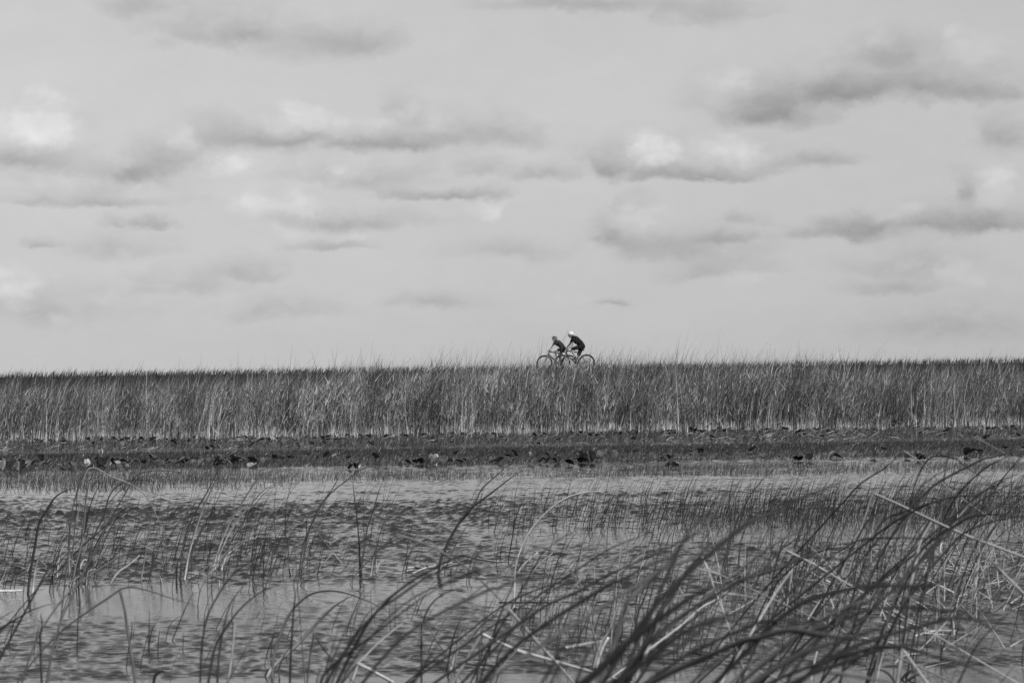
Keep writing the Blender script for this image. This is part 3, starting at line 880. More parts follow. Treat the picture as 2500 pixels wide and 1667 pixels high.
3 8 10 p: 1500,862 1650,840 1780,820
3 8 10 p: 1850,830 2050,850 2182,880
3 - 18 p: 1850,1330 1870,1290 1900,1240
3 - 10 p: 1925,1230 1940,1170 1950,1110
3 - 9 r: 1720,1240 1720,1190 1715,1150
3 - 10 b: 1640,1365 1720,1380 1800,1370
@dark leaves fanning from the bottom edge, right
3 6 14 d: 1800,1640 1960,1400 2060,1260 2182,1180
3 6 12 m: 1600,1600 1780,1440 1900,1350 2050,1290 2182,1150
3 7 10 r: 1980,1600 2090,1440 2182,1350
3 5.5 10 g: 1200,1600 1350,1500 1600,1560
4 6 14 b: 20,1568 120,1380 250,1250 330,1180
4 5 12 g: 440,1500 600,1520 750,1550 870,1560
@tall stalk snapped into a wide peak with a straight pale tip, right
4 - 15 r: 430,1290 480,1230 530,1000 590,800 640,620 690,470 716,393
4 9.3 13 r: 714,391 850,450 1000,520 1150,590 1300,655 1420,700 1500,730
4 - 12 p: 425,1290 440,1200 470,1090
@dark leaf folded at its tip before the far sedge, right
4 11 11 d: 500,480 640,330 780,240 850,180 905,125
4 11 8 r: 905,125 1040,220 1100,290 1220,390 1320,460
@tall crossing leaves whose dark tips reach the far sedge at the right
9 10.5 11 d: -100,1500 70,1200 200,1080 330,960 400,890 560,720 760,545
9 10 13 d: 300,1300 580,960 700,870 810,780 930,600 1060,440 1180,310 1280,180 1440,70
9 10 7 g: 1440,85 1540,130 1640,180 1840,300 2100,500
9 9 12 d: 60,1450 330,1240 500,1130 700,1020 900,930 1100,870 1230,850 1500,830 1850,840 2091,830
9 10 9 m: 600,1100 740,770 930,600 1150,480 1350,370 1500,310 1710,240
9 10 8 d: 700,1000 940,700 1100,600 1300,540 1500,520 1780,512
9 9.5 13 b: 800,1300 930,1100 1100,920 1250,790 1300,740 1400,680 1530,620
9 9.5 9 d: 1180,860 1250,780 1330,560
9 9 14 d: 1500,400 1700,340 1850,300 2091,260 2300,250
9 10 8 d: 1550,520 1750,400 1900,330 2091,290
9 10 8 d: 1200,360 1300,430 1430,520 1560,600 1670,680
9 10 9 q: 1110,1240 1180,1130 1400,830 1600,560 1830,300
@thick pale based reeds leaning right near the right edge
9 - 20 q: 740,1580 800,1350 870,1200 940,1100 1040,960
9 - 12 q: 555,1330 600,1200 680,1070 860,920
9 - 12 q: 1000,1568 1050,1400 1180,1220 1400,930 1550,790 1720,660 1900,600 2091,520
9 9 12 d: 1000,1450 1250,1200 1500,1050 1850,950 2091,870
9 9 13 d: 1150,1480 1340,1300 1600,1190 1850,1130 2091,1100
9 9.5 11 m: 1300,1000 1540,800 1700,720 1850,640 2091,500
9 9.5 11 d: 1350,1050 1600,850 1900,700 2091,560
9 9.5 12 d: 1500,1000 1800,830 2091,700
9 - 11 p: 1550,1195 1585,1140 1620,1100
9 - 10 p: 1720,1320 1760,1260 1840,1150
9 - 8 p: 510,1060 550,1090
9 - 8 p: 650,1125 750,1160 850,1195
9 - 9 r: 1500,1320 1520,1250 1560,1200
9 8.6 10 g: 1300,1160 1500,1090 1690,1070 1850,1090 1940,1140
@long level leaves lying across the right of the picture
4 7.5 13 d: -150,980 -30,890 150,830 300,770 500,710 700,680 900,670 1200,665 1450,690 1652,700
4 6 15 b: -160,960 -30,905 150,850 300,785 500,800 600,810 800,780 1000,775
4 8 11 m: -130,880 -20,790 200,650 250,645 350,650 500,670 620,700
9 8.5 12 d: -200,1500 0,1400 200,1370 450,1370 800,1380 1200,1375 1600,1400 2091,1440
4 8 11 b: 600,1000 750,600 900,510 1050,460 1250,410 1450,405 1652,395
@great S curved dark leaf sweeping across the lower right
4 5 18 b: 0,1300 120,1180 300,1060 500,1000 700,965 900,965 1050,965 1200,920 1400,880 1652,850
4 5 16 b: 180,1330 300,1250 450,1200 600,1100 800,1010 1000,980
4 4.4 22 b: -150,1330 0,1290 200,1240 400,1270 600,1280 800,1200 1000,1100
4 4.2 20 b: -60,1600 200,1420 400,1340 600,1290 700,1220
4 5 12 d: -60,1220 100,1180 350,1190 600,1100 800,1040
@blurred dark leaves crossing the lower right corner
4 5 15 b: 600,1380 850,1340 1100,1400 1300,1460 1500,1540 1650,1600
4 5 14 d: 700,1380 950,1330 1300,1350 1652,1390
4 4.6 17 b: 1100,1190 1300,1170 1450,1190 1652,1220
4 5 11 d: 1200,1120 1330,1160 1450,1230 1652,1310
4 6.5 9 m: 500,1120 700,1050 900,1030 1200,1090 1400,1140 1652,1200
4 6.5 14 m: 1180,1600 1300,1350 1450,1150 1560,1050 1652,970
4 6.5 11 d: 1230,1600 1350,1350 1480,1200 1652,1060
4 7 10 m: 1480,1600 1560,1500 1652,1390
4 6.5 12 d: 400,1600 700,1350 900,1180 1000,1100
@thick reed stem with a pale flank standing among the right hand reeds
4 9 20 r: 900,1340 960,930 990,800 1010,700 1080,570
4 9 10 d: 900,1350 940,1050 980,900 1060,760
@pale broken stem ends scattered low at the right
4 8 15 p: 1465,825 1540,900 1652,1010
4 8 8 r: 1320,720 1460,820
4 8 9 r: 1470,830 1510,900 1560,1000
4 - 13 p: 620,1320 800,1350 1000,1400
4 - 11 p: 810,1450 900,1405 1000,1385
4 7 12 p: 900,1360 980,1470 1060,1580
4 - 10 p: 1040,1510 1200,1475 1400,1475 1652,1510
4 - 9 p: 970,1310 1100,1275 1230,1275
4 - 12 p: 325,1545 350,1450 370,1370
4 8 10 p: -30,1485 0,1490 120,1535
4 8 13 p: 80,1060 110,1010 210,870
4 10 9 p: 170,740 350,830 470,900
4 10 8 g: 540,640 700,770 900,930
4 - 9 p: 1210,1170 1240,1050 1250,1030 1300,1015
4 - 9 r: 800,1110 880,1085 960,1080
@black knot of dead leaf in the smooth water at the bottom right
4 - 12 b: 870,1545 920,1510 980,1500
4 - 12 b: 880,1550 960,1530 1040,1500
4 - 10 b: 890,1535 950,1490 980,1500
4 - 10 d: 880,1560 800,1500 700,1480 600,1490
'''
rt = random.Random(17)
cur = None
for ln in CLUMPS.strip().splitlines():
    if ln.startswith('@'):
        cur = [ln[1:], []]; 
        if not hasattr(tag, 'cl'): tag.cl = []
        tag.cl.append(cur); continue
    head, pts = ln.split(':')
    cr_, D, w, tn = head.split()
    ox, oy, sc = CROPS[cr_]
    px_ = [tuple(float(q) for q in p.split(',')) for p in pts.split()]
    px_ = [(ox + a / sc, oy + b / sc) for a, b in px_]
    cur[1].append((D, float(w) / 1000, tn, px_))
NB = 0
for lab, blades in tag.cl:
    built = []
    for (D, w, tn, px_) in blades:
        t0, t1 = TONES[tn]
        kink = D.endswith('k')
        if D[0] == '-':
            g = ground(*px_[0]); d0 = g.y
            # things lying on the water keep to it; things standing keep their distance
            P = []
            flat = max(p[1] for p in px_) - min(p[1] for p in px_) < .22 * (max(p[0] for p in px_) - min(p[0] for p in px_)) and tn in 'pbr'
            for (a, b) in px_:
                q = ground(a, b) if flat else at(a, b, d0)
                if flat: q.z = .026
                P.append(q)
            if not flat: P[0].z = -.03
            fl = flat
        else:
            d0 = float(D); dr = rt.uniform(-.035, .035)
            P = [at(a, b, d0 * (1 + dr * k / len(px_))) for k, (a, b) in enumerate(px_)]
            fl = False
            if tn in 'prg' and (P[-1].z < P[0].z or len(px_) < 5):     # a snapped length: its lower end runs down to the water
                rev = P[0].z < P[-1].z
                if rev: P = P[::-1]
                d = (P[-1] - P[-2]).normalized(); zl = P[-1].z
                if .02 < zl < .9 and d.z < -.15: P = P + [P[-1] + d * min((zl + .03) / -d.z, 1.2)]
                if rev: P = P[::-1]
            else: P = rooted(P)
        if fl is False and D[0] == '-': w *= 1.0
        w *= ((1.25 if len(px_) < 5 else .85) if tn == 'p' else 1.25 if tn == 'q' else 1.0) if D[0] == '-' else (.62 if d0 < 5.7 else (.60 if d0 < 8.2 else .80)) * (.95 if tn in 'pr' else 1)
        built.append((P, w, t0, t1, kink, tn))
    org = Vector((built[0][0][0].x, built[0][0][0].y, 0))
    root = empty('reed_clump', org)
    tag(root, lab, 'reeds', 'reed clumps in the near water')
    for (P, w, t0, t1, kink, tn) in built:
        V, Fc, T = blade_geo(P, w, t0, t1, rt, taper=tn not in 'pr', kink=kink or len(P) < 3)
        e = math.exp(rt.gauss(0, .18))
        mesh_obj('dry_stalk' if tn in 'pr' else 'leaf', [tuple(p) for p in V], Fc, M_REED, parent=root, tone=[t * e for t in T]); NB += 1

# further leaning leaves, rooted in the water: (x, y foot), count, spread m, length, label
def arch(B, Ln, a0, a1, phi, w, t0, t1, r, power=1.5):
    P = []; p = Vector(B); n = 7
    for i in range(n + 1):
        P.append(p.copy())
        a = a0 + (a1 - a0) * ((i + .5) / n) ** power
        p = p + Vector((math.sin(a) * math.cos(phi), math.sin(a) * math.sin(phi), math.cos(a))) * (Ln / n)
    return blade_geo(P, w, t0, t1, r, sub=3)
FANS = [
 (2180, 1395, 13, .30, 1.15, 'reed tuft with pale feet under the wide snapped peak, right'),
 (2250, 1420, 16, .30, 1.25, 'reed tuft left of the thick pale flanked stem, right'),
 (2325, 1500, 24, .25, 1.25, 'densest upright reed tuft with white feet, right of the S curved leaf'),
 (2390, 1440, 22, .40, 1.35, 'reed tuft leaning off the picture behind the densest tuft'),
 (2460, 1400, 22, .40, 1.40, 'rearmost reed tuft by the right edge of the picture'),
 (2100, 1470, 14, .30, 1.05, 'sparse reed tuft beneath the level leaves, lower right'),
 (2040, 1520, 9, .30, 1.0, 'loose reed tuft below the great S curved leaf'),
 (2490, 1500, 16, .30, 1.3, 'reed tuft cut by the right edge, middle of the water'),
 (2420, 1600, 14, .30, 1.2, 'reed tuft at the right edge above the bottom corner'),
 (1960, 1400, 9, .35, .95, 'thin reed tuft left of the wide snapped peak'),
 (2560, 1460, 22, .50, 1.5, 'reed tuft mostly beyond the right edge of the picture'),
 (1700, 1480, 7, .30, .9, 'thin reed tuft behind the stout two toned reed'),
 (2200, 1580, 10, .30, .9, 'low tangled reed tuft at the bottom right'),
 (60, 1420, 5, .25, .85, 'few thin reeds behind the dark shoot at the left edge'),
 (185, 1418, 8, .20, .9, 'thin dark reeds mixed behind the tall left clump'),
 (1440, 1440, 4, .3, .8, 'few thin reeds right of the curved pale reed'),
]
for k, (x, y, n, spr, Lm, lab) in enumerate(FANS):
    g = ground(x, y); r = random.Random(500 + k)
    root = empty('reed_tuft', (g.x, g.y, 0)); tag(root, lab, 'reeds', 'leaning reed tufts in the near water')
    for i in range(max(3, int(n * .62))):
        B = (g.x + r.gauss(0, spr), g.y + r.gauss(0, spr * 1.5), -.03)
        dry = r.random() < .25
        t0, t1 = (r.uniform(.3, .65), r.uniform(.04, .12)) if not dry else (.8, .6)
        if r.random() < .35: t0, t1 = .07, .035
        V, Fc, T = arch(B, Lm * r.uniform(.55, 1.1) * (.4 if dry else 1), R(r.gauss(18, 15)), R(r.gauss(14, 40) if dry else r.gauss(66, 27)), r.gauss(0, .3),
                        r.uniform(.0045, .0095), t0, t1, r)
        mesh_obj('dry_stalk' if dry else 'leaf', [tuple(p) for p in V], Fc, M_REED, parent=root, tone=T)
    # low broken bits
    for i in range(n):
        B = (g.x + r.gauss(0, spr), g.y + r.gauss(0, spr * 1.5), r.uniform(0, .12)); a = R(r.uniform(-85, 85))
        V, Fc, T = arch(B, r.uniform(.08, .42), a, a + r.gauss(0, .2), r.gauss(0, .5), r.uniform(.005, .010), r.uniform(.35, .8), .45, r)
        mesh_obj('dry_stalk', [tuple(p) for p in V], Fc, M_REED, parent=root, tone=T)

# single thin shoots in the lower left water
SHOOTS = [(1215,1310,1222,1100,1228,930),(1088,1190,1105,1050,1128,915),(1215,1300,1240,1150,1325,1000),(1345,1225,1400,1080,1525,993),
 (1390,1220,1500,1000,1600,785),(1290,1330,1300,1200,1315,1100),(1495,1290,1503,1200,1512,1110),(268,1330,300,1180,330,1080),
 (630,1305,640,1050,665,880),(60,1265,110,1080,180,890),(1405,812,1420,720,1435,640),(1732,810,1738,740,1745,640),(20,1240,80,1130,215,905),(1040,1300,1080,1130,1075,1040)]
SHOOT_LABELS = ['straight upright thin rush shoot, tallest of the small shoots left of the dark hump leaf', 'thin rush shoot leaning slightly right beside the broad mid grey leaf',
 'bent thin rush shoot sharing the foot of the tallest upright shoot', 'thin rush shoot curving to a sharp tip over smooth water, lower left', 'longest thin rush shoot slanting right above the lower left ripples',
 'short thin rush shoot between the bent one and the curving one', 'lone short upright rush shoot left of the arched leaf fan', 'faint thin rush shoot left of the dark pointed shoots at the bottom',
 'tall faint rush shoot right of the long grey arching leaf', 'thin rush shoot slanting right at the left edge above the bottom corner', 'thin short rush shoot right of the black stubbed clump foot',
 'thin upright rush shoot just left of the tiny pale dead stem', 'leftmost thin rush shoot below the flat pale stalk', 'thin rush shoot crossing behind the broad mid grey leaf']
for k, s in enumerate(SHOOTS):
    pp = [(s[0] / 3.357, 1200 + s[1] / 3.357), (s[2] / 3.357, 1200 + s[3] / 3.357), (s[4] / 3.357, 1200 + s[5] / 3.357)]
    g = ground(*pp[0]); P = [at(a, b, g.y) for a, b in pp]; P[0].z = -.03
    V, Fc, T = blade_geo(P, .0055, .06, .04, rt)
    o = mesh_obj('rush_shoot', [tuple(p) for p in V], Fc, M_REED, tone=T, origin=(g.x, g.y, 0))
    tag(o, SHOOT_LABELS[k], 'rush', 'thin rush shoots in the lower left water')

# ------------------------------------------------------------------ bicycles and riders
M_TYRE = grey_mat('tyre_rubber', .018, .8, .2)
M_FRAME = grey_mat('bicycle_frame_paint', .022, .35, .5)
M_METAL = grey_mat('bicycle_metal', .35, .3, .5, metal=.9)
M_SKIN_PALE = grey_mat('skin_light', .6, .55, .3)
M_SKIN_TAN = grey_mat('skin_tanned', .32, .55, .3)
M_CLOTH = grey_mat('dark_cloth', .014, .85, .15)
M_JERSEY = grey_mat('patterned_jersey', .035, .8, .2, 9, .95)
M_HELM = grey_mat('helmet_white', .72, .35, .5)
M_HELM_D = grey_mat('helmet_dark', .03, .4, .5)
M_SHOE = grey_mat('shoe', .03, .6, .3)
S = 647.0
def tube(V, Fc, pts, rad, n=8, closed=False):
    m = len(pts); b = len(V)
    rads = rad if isinstance(rad, (list, tuple)) else [rad] * m
    for i, p in enumerate(pts):
        a_ = pts[(i - 1) % m] if (closed or i > 0) else pts[i]; c_ = pts[(i + 1) % m] if (closed or i < m - 1) else pts[i]
        d = (Vector(c_) - Vector(a_)).normalized()
        up = Vector((0, 1, 0)) if abs(d.y) < .9 else Vector((0, 0, 1))
        s1 = d.cross(up).normalized(); s2 = s1.cross(d).normalized()
        for j in range(n):
            a = 2 * math.pi * j / n
            V.append(tuple(Vector(p) + (s1 * math.cos(a) + s2 * math.sin(a)) * rads[i]))
    for i in range(m if closed else m - 1):
        for j in range(n):
            p0 = b + i * n + j; p1 = b + i * n + (j + 1) % n
            q0 = b + ((i + 1) % m) * n + j; q1 = b + ((i + 1) % m) * n + (j + 1) % n
            Fc.append((p0, p1, q1, q0))
    if not closed:
        Fc.append(tuple(b + j for j in reversed(range(n)))); Fc.append(tuple(b + (m - 1) * n + j for j in range(n)))
def part(name, build, mat, parent):
    V, Fc = [], []; build(V, Fc)
    me = bpy.data.meshes.new(name); me.from_pydata([tuple(v) for v in V], [], Fc)
    bm = bmesh.new(); bm.from_mesh(me); bmesh.ops.recalc_face_normals(bm, faces=bm.faces); bm.to_mesh(me); bm.free()
    me.polygons.foreach_set('use_smooth', np.ones(len(me.polygons), dtype=bool))
    me.materials.append(mat); me.update()
    o = bpy.data.objects.new(name, me); col.objects.link(o); o.parent = parent; return o
def ring(c, r, n=48): return [(c[0] + r * math.cos(2 * math.pi * i / n), c[1], c[2] + r * math.sin(2 * math.pi * i / n)) for i in range(n)]
def bicycle(loc, rotx, J, label, WR=.322, crank=.17):
    """J: joints in metres, x to the right, z up, y=0 the wheel plane; facing left"""
    root = empty('bicycle', loc); root.rotation_euler = (0, rotx, 0)
    tag(root, label, 'bicycle', 'bicycles ridden along the levee path')
    def P(k, y=0): return (J[k][0], y, J[k][1])
    for h in ('F', 'R'):
        c = P(h)
        w = part('wheel', lambda V, Fc: tube(V, Fc, ring(c, WR), .035, 8, True), M_TYRE, root)
        part('rim', lambda V, Fc: tube(V, Fc, ring(c, WR - .028), .010, 6, True), M_FRAME, w)
        part('hub', lambda V, Fc: tube(V, Fc, [(c[0], -.05, c[2]), (c[0], .05, c[2])], .022, 10), M_METAL, w)
        def sp(V, Fc):
            for i in range(24):
                a = 2 * math.pi * i / 24; y = .03 if i % 2 else -.03
                tube(V, Fc, [(c[0] + .02 * math.cos(a), y, c[2] + .02 * math.sin(a)), (c[0] + (WR - .03) * math.cos(a + .25), 0, c[2] + (WR - .03) * math.sin(a + .25))], .0011, 4)
        part('spokes', sp, M_METAL, w)
    def fr(V, Fc):
        tube(V, Fc, [P('HT'), P('HB')], .031, 10)
        tube(V, Fc, [P('HT'), P('ST')], .025); tube(V, Fc, [P('HB'), P('BB')], .033); tube(V, Fc, [P('ST'), P('BB')], .023)
        tube(V, Fc, [P('BB', -.04), P('BB', .04)], .026, 10)
        for y in (-.055, .055):
            tube(V, Fc, [P('BB', y * .6), P('R', y)], .014); tube(V, Fc, [P('ST', y * .3), P('R', y)], .012)
    part('frame', fr, M_FRAME, root)
    def fk(V, Fc):
        tube(V, Fc, [P('HB', -.055), P('HB', .055)], .017)
        for y in (-.055, .055): tube(V, Fc, [P('HB', y), P('F', y)], [.026, .018])
    part('fork', fk, M_FRAME, root)
    hx, hz = J['HD']
    part('stem', lambda V, Fc: tube(V, Fc, [P('HT'), (J['HT'][0], 0, J['HT'][1] + .04), (hx, 0, hz)], .016), M_FRAME, root)
    hb = part('handlebar', lambda V, Fc: tube(V, Fc, [(hx + .05, -.31, hz), (hx + .02, -.18, hz + .005), (hx, 0, hz), (hx + .02, .18, hz + .005), (hx + .05, .31, hz)], .0125), M_FRAME, root)
    for y in (-1, 1):
        part('grip', lambda V, Fc: tube(V, Fc, [(hx + .03, y * .21, hz + .003), (hx + .055, y * .32, hz)], .017), M_TYRE, hb)
        part('brake_lever', lambda V, Fc: tube(V, Fc, [(hx + .01, y * .18, hz), (hx - .06, y * .2, hz - .01), (hx - .05, y * .27, hz - .03)], [.012, .008, .006], 6), M_FRAME, hb)
    def sad(V, Fc):
        x, z = J['SD']
        rows = [(-.14, .018, 0), (-.09, .022, .006), (-.02, .035, .006), (.05, .06, .008), (.11, .072, .016), (.14, .06, .014)]
        b = len(V)
        for dx, w, dz in rows:
            for (yy, zz) in ((-w, -.012), (-w * .8, .012), (0, .018), (w * .8, .012), (w, -.012), (0, -.03)): V.append((x + dx, yy, z + dz + zz))
        for i in range(len(rows) - 1):
            for j in range(6):
                a, c = b + i * 6 + j, b + i * 6 + (j + 1) % 6; Fc.append((a, c, c + 6, a + 6))
        Fc.append(tuple(b + j for j in range(6))); Fc.append(tuple(b + (len(rows) - 1) * 6 + j for j in reversed(range(6))))
    part('saddle', sad, M_TYRE, root)
    part('seat_post', lambda V, Fc: tube(V, Fc, [P('ST'), (J['SD'][0], 0, J['SD'][1])], .014), M_METAL, root)
    bx, bz = J['BB']
    cw = part('chainring', lambda V, Fc: (tube(V, Fc, ring((bx, .05, bz), .085, 28), .006, 5, True), tube(V, Fc, ring((bx, .05, bz), .03, 16), .01, 5, True)), M_METAL, root)
    part('chain', lambda V, Fc: (tube(V, Fc, [(bx, .05, bz + .085), (J['R'][0], .05, J['R'][1] + .045)], .005, 5), tube(V, Fc, [(bx, .05, bz - .085), (J['R'][0], .05, J['R'][1] - .045)], .005, 5)), M_FRAME, root)
    for key, y in (('PN', -.07), ('PF', .07)):
        x, z = J[key]
        ck = part('crank', lambda V, Fc: tube(V, Fc, [(bx, y, bz), (x, y, z)], .011), M_METAL, root)
        part('pedal', lambda V, Fc: (tube(V, Fc, [(x, y, z), (x, y * 2.3, z)], .008), tube(V, Fc, [(x - .04, y * 1.8, z), (x + .04, y * 1.8, z)], .016, 6)), M_FRAME, ck)
    return root

def capsule(V, Fc, a, b, ra, rb, n=14, k=4, sy=1.0):
    """tapered round-ended limb; sy widens it sideways"""
    a, b = Vector(a), Vector(b); d = (b - a); Ln = max(d.length, 1e-5); d = d / Ln
    s2 = Vector((0, 1, 0)) - d * d.y
    s2 = s2.normalized() if s2.length > .2 else Vector((1, 0, 0)).cross(d).normalized()
    s1 = s2.cross(d)
    rows = []
    for i in range(k, 0, -1): t = i / k * math.pi / 2; rows.append((a - d * ra * math.sin(t), ra * math.cos(t)))
    rows.append((a, ra)); rows.append((b, rb))
    for i in range(1, k + 1): t = i / k * math.pi / 2; rows.append((b + d * rb * math.sin(t), rb * math.cos(t)))
    b0 = len(V)
    for c, r in rows:
        r = max(r, 1e-4)
        for j in range(n):
            q = 2 * math.pi * j / n; V.append(tuple(c + s1 * math.cos(q) * r + s2 * math.sin(q) * r * sy))
    for i in range(len(rows) - 1):
        for j in range(n):
            p, q = b0 + i * n + j, b0 + i * n + (j + 1) % n; Fc.append((p, q, q + n, p + n))
    Fc.append(tuple(b0 + j for j in reversed(range(n)))); Fc.append(tuple(b0 + (len(rows) - 1) * n + j for j in range(n)))
def ellipsoid(V, Fc, c, r, n=18, m=12, rot=0.0):
    b0 = len(V); cr_, sr = math.cos(rot), math.sin(rot)
    for i in range(1, m):
        t = math.pi * i / m
        for j in range(n):
            q = 2 * math.pi * j / n
            x, y, z = r[0] * math.sin(t) * math.cos(q), r[1] * math.sin(t) * math.sin(q), r[2] * math.cos(t)
            V.append((c[0] + x * cr_ - z * sr, c[1] + y, c[2] + x * sr + z * cr_))
    tp = len(V); V.append((c[0] - r[2] * sr, c[1], c[2] + r[2] * cr_)); V.append((c[0] + r[2] * sr, c[1], c[2] - r[2] * cr_))
    for i in range(m - 2):
        for j in range(n):
            p, q = b0 + i * n + j, b0 + i * n + (j + 1) % n; Fc.append((p, p + n, q + n, q))
    for j in range(n):
        Fc.append((tp, b0 + j, b0 + (j + 1) % n)); Fc.append((tp + 1, b0 + (m - 2) * n + (j + 1) % n, b0 + (m - 2) * n + j))
def fused(name, build, mat, voxel, loc=None, parent=None, rot=None):
    """overlapping volumes melted into one continuous surface"""
    V, Fc = [], []; build(V, Fc)
    me = bpy.data.meshes.new(name); me.from_pydata([tuple(v) for v in V], [], Fc)
    o = bpy.data.objects.new(name, me); col.objects.link(o)
    rm = o.modifiers.new('fuse', 'REMESH'); rm.mode = 'VOXEL'; rm.voxel_size = voxel; rm.use_smooth_shade = True
    sm = o.modifiers.new('smooth', 'SMOOTH'); sm.factor = .5; sm.iterations = 2
    dg = bpy.context.evaluated_depsgraph_get()
    nm = bpy.data.meshes.new_from_object(o.evaluated_get(dg), depsgraph=dg)
    o.modifiers.clear(); o.data = nm; nm.name = name
    nm.materials.clear(); nm.materials.append(mat)
    nm.polygons.foreach_set('use_smooth', np.ones(len(nm.polygons), dtype=bool))
    if loc is not None: o.location = loc
    if rot is not None: o.rotation_euler = (0, rot, 0)
    if parent is not None: o.parent = parent
    return o

def rider(loc, rotx, J, k, label, skin, jersey, helmet, striped, look=0.0):
    """J: side view joints (x, z); k = body scale"""
    def p(n, y): return (J[n][0], y, J[n][1])
    hw, sw = .085 * k, .165 * k
    hd = J['head']
    def hand(V, Fc, c, y, s):
        # palm on the grip, four bent fingers round it and the thumb beneath
        cx, cz = c
        capsule(V, Fc, (cx + .035 * k, y, cz + .022 * k), (cx - .01 * k, y, cz + .02 * k), .020 * k, .018 * k, 10, 3, 1.7)
        for i, (ln, rr) in enumerate(((.026, .0085), (.030, .009), (.028, .0088), (.021, .0078))):
            yy = y + (i - 1.5) * .0195 * k
            capsule(V, Fc, (cx - .012 * k, yy, cz + .026 * k), (cx - .036 * k, yy, cz + .012 * k), rr * k, rr * k, 8, 2)
            capsule(V, Fc, (cx - .036 * k, yy, cz + .012 * k), (cx - .030 * k, yy, cz - ln * k * .6), rr * k, rr * .9 * k, 8, 2)
        capsule(V, Fc, (cx + .02 * k, y - s * .03 * k, cz + .01 * k), (cx - .018 * k, y - s * .040 * k, cz - .018 * k), .011 * k, .009 * k, 8, 2)
    def body(V, Fc):
        ellipsoid(V, Fc, (hd[0], 0, hd[1]), (.092 * k, .076 * k, .115 * k), rot=-.25)
        capsule(V, Fc, (hd[0] - .03 * k, 0, hd[1] - .05 * k), (hd[0] - .045 * k, 0, hd[1] - .085 * k), .058 * k, .036 * k)      # jaw and chin
        capsule(V, Fc, (hd[0] - .085 * k, 0, hd[1] + .005 * k), (hd[0] - .112 * k, 0, hd[1] - .025 * k), .012 * k, .015 * k, 8, 3)  # nose
        capsule(V, Fc, (hd[0] - .083 * k, -.018 * k, hd[1] - .062 * k), (hd[0] - .083 * k, .018 * k, hd[1] - .062 * k), .010 * k, .010 * k, 8, 3)  # mouth
        for y in (-1, 1):
            ellipsoid(V, Fc, (hd[0] + .012 * k, y * .077 * k, hd[1] - .01 * k), (.020 * k, .010 * k, .032 * k), 10, 8)
        capsule(V, Fc, p('neck', 0), (hd[0] + .02 * k, 0, hd[1] - .03 * k), .058 * k, .052 * k)
        capsule(V, Fc, p('chest', 0), p('neck', 0), .125 * k, .080 * k, sy=1.3)
        capsule(V, Fc, p('waist', 0), p('chest', 0), .110 * k, .130 * k, sy=1.3)
        capsule(V, Fc, p('hip', 0), p('waist', 0), .105 * k, .095 * k, sy=1.3)
        for y, a in ((-1, 'N'), (1, 'Fr')):
            capsule(V, Fc, p('sh' + a, y * sw), p('neck', y * .06 * k), .055 * k, .05 * k)
            capsule(V, Fc, p('sh' + a, y * sw), p('el' + a, y * (sw + .06 * k)), .058 * k, .044 * k)
            capsule(V, Fc, p('el' + a, y * (sw + .06 * k)), p('wr' + a, y * .25), .042 * k, .030 * k)
            hx_, hz_ = J['wr' + a]
            hand(V, Fc, (J['grip'][0], J['grip'][1] ), y * .265, y)
            capsule(V, Fc, (hx_, y * .25, hz_), (J['grip'][0] + .03 * k, y * .262, J['grip'][1] + .02 * k), .025 * k, .022 * k, 10, 3)
            capsule(V, Fc, p('hip', y * hw), p('kn' + a, y * hw), .088 * k, .055 * k)
            capsule(V, Fc, p('kn' + a, y * hw), p('cf' + a, y * hw), .052 * k, .055 * k)
            capsule(V, Fc, p('cf' + a, y * hw), p('an' + a, y * (hw + .01)), .054 * k, .034 * k)
            capsule(V, Fc, p('an' + a, y * (hw + .01)), p('to' + a, y * (hw + .02)), .036 * k, .028 * k)
    b = fused('person', body, skin, .0085, loc, rot=rotx)
    tag(b, label, 'person', 'cyclists riding along the levee path')
    def top(V, Fc):
        capsule(V, Fc, p('chest', 0), p('neck', 0), .156 * k, .106 * k, sy=1.3)
        capsule(V, Fc, p('waist', 0), p('chest', 0), .140 * k, .162 * k, sy=1.3)
        capsule(V, Fc, p('hip', 0), p('waist', 0), .142 * k, .138 * k, sy=1.25)
        for y, a in ((-1, 'N'), (1, 'Fr')):
            e = Vector(p('el' + a, y * (sw + .06 * k))); s_ = Vector(p('sh' + a, y * sw))
            capsule(V, Fc, tuple(s_), p('neck', y * .06 * k), .074 * k, .066 * k)
            capsule(V, Fc, tuple(s_), tuple(s_.lerp(e, J['sleeve'])), .072 * k, .062 * k)
    fused('jersey', top, jersey, .012, parent=b)
    def pants(V, Fc):
        capsule(V, Fc, p('hip', 0), Vector(p('hip', 0)).lerp(Vector(p('waist', 0)), .45), .128 * k, .118 * k, sy=1.28)
        for y, a in ((-1, 'N'), (1, 'Fr')):
            h_ = Vector(p('hip', y * hw)); kn = Vector(p('kn' + a, y * hw)); an = Vector(p('an' + a, y * (hw + .01)))
            capsule(V, Fc, tuple(h_), tuple(h_.lerp(kn, J['short'])), .116 * k, .078 * k)
            if J['long' + a]:
                capsule(V, Fc, tuple(kn), p('cf' + a, y * hw), .060 * k, .061 * k); capsule(V, Fc, p('cf' + a, y * hw), tuple(an), .060 * k, .042 * k)
    fused('shorts', pants, M_CLOTH, .012, parent=b)
    for y, a in ((-1, 'N'), (1, 'Fr')):
        fused('shoe', lambda V, Fc: (capsule(V, Fc, (J['an' + a][0] + .02 * k, y * (hw + .01), J['an' + a][1] - .05 * k), (J['to' + a][0], y * (hw + .02), J['to' + a][1] - .012 * k), .044 * k, .034 * k, sy=.95),
                                     capsule(V, Fc, (J['an' + a][0] + .02 * k, y * (hw + .01), J['an' + a][1] - .05 * k), p('an' + a, y * (hw + .01)), .042 * k, .04 * k)), M_SHOE, .010, parent=b)
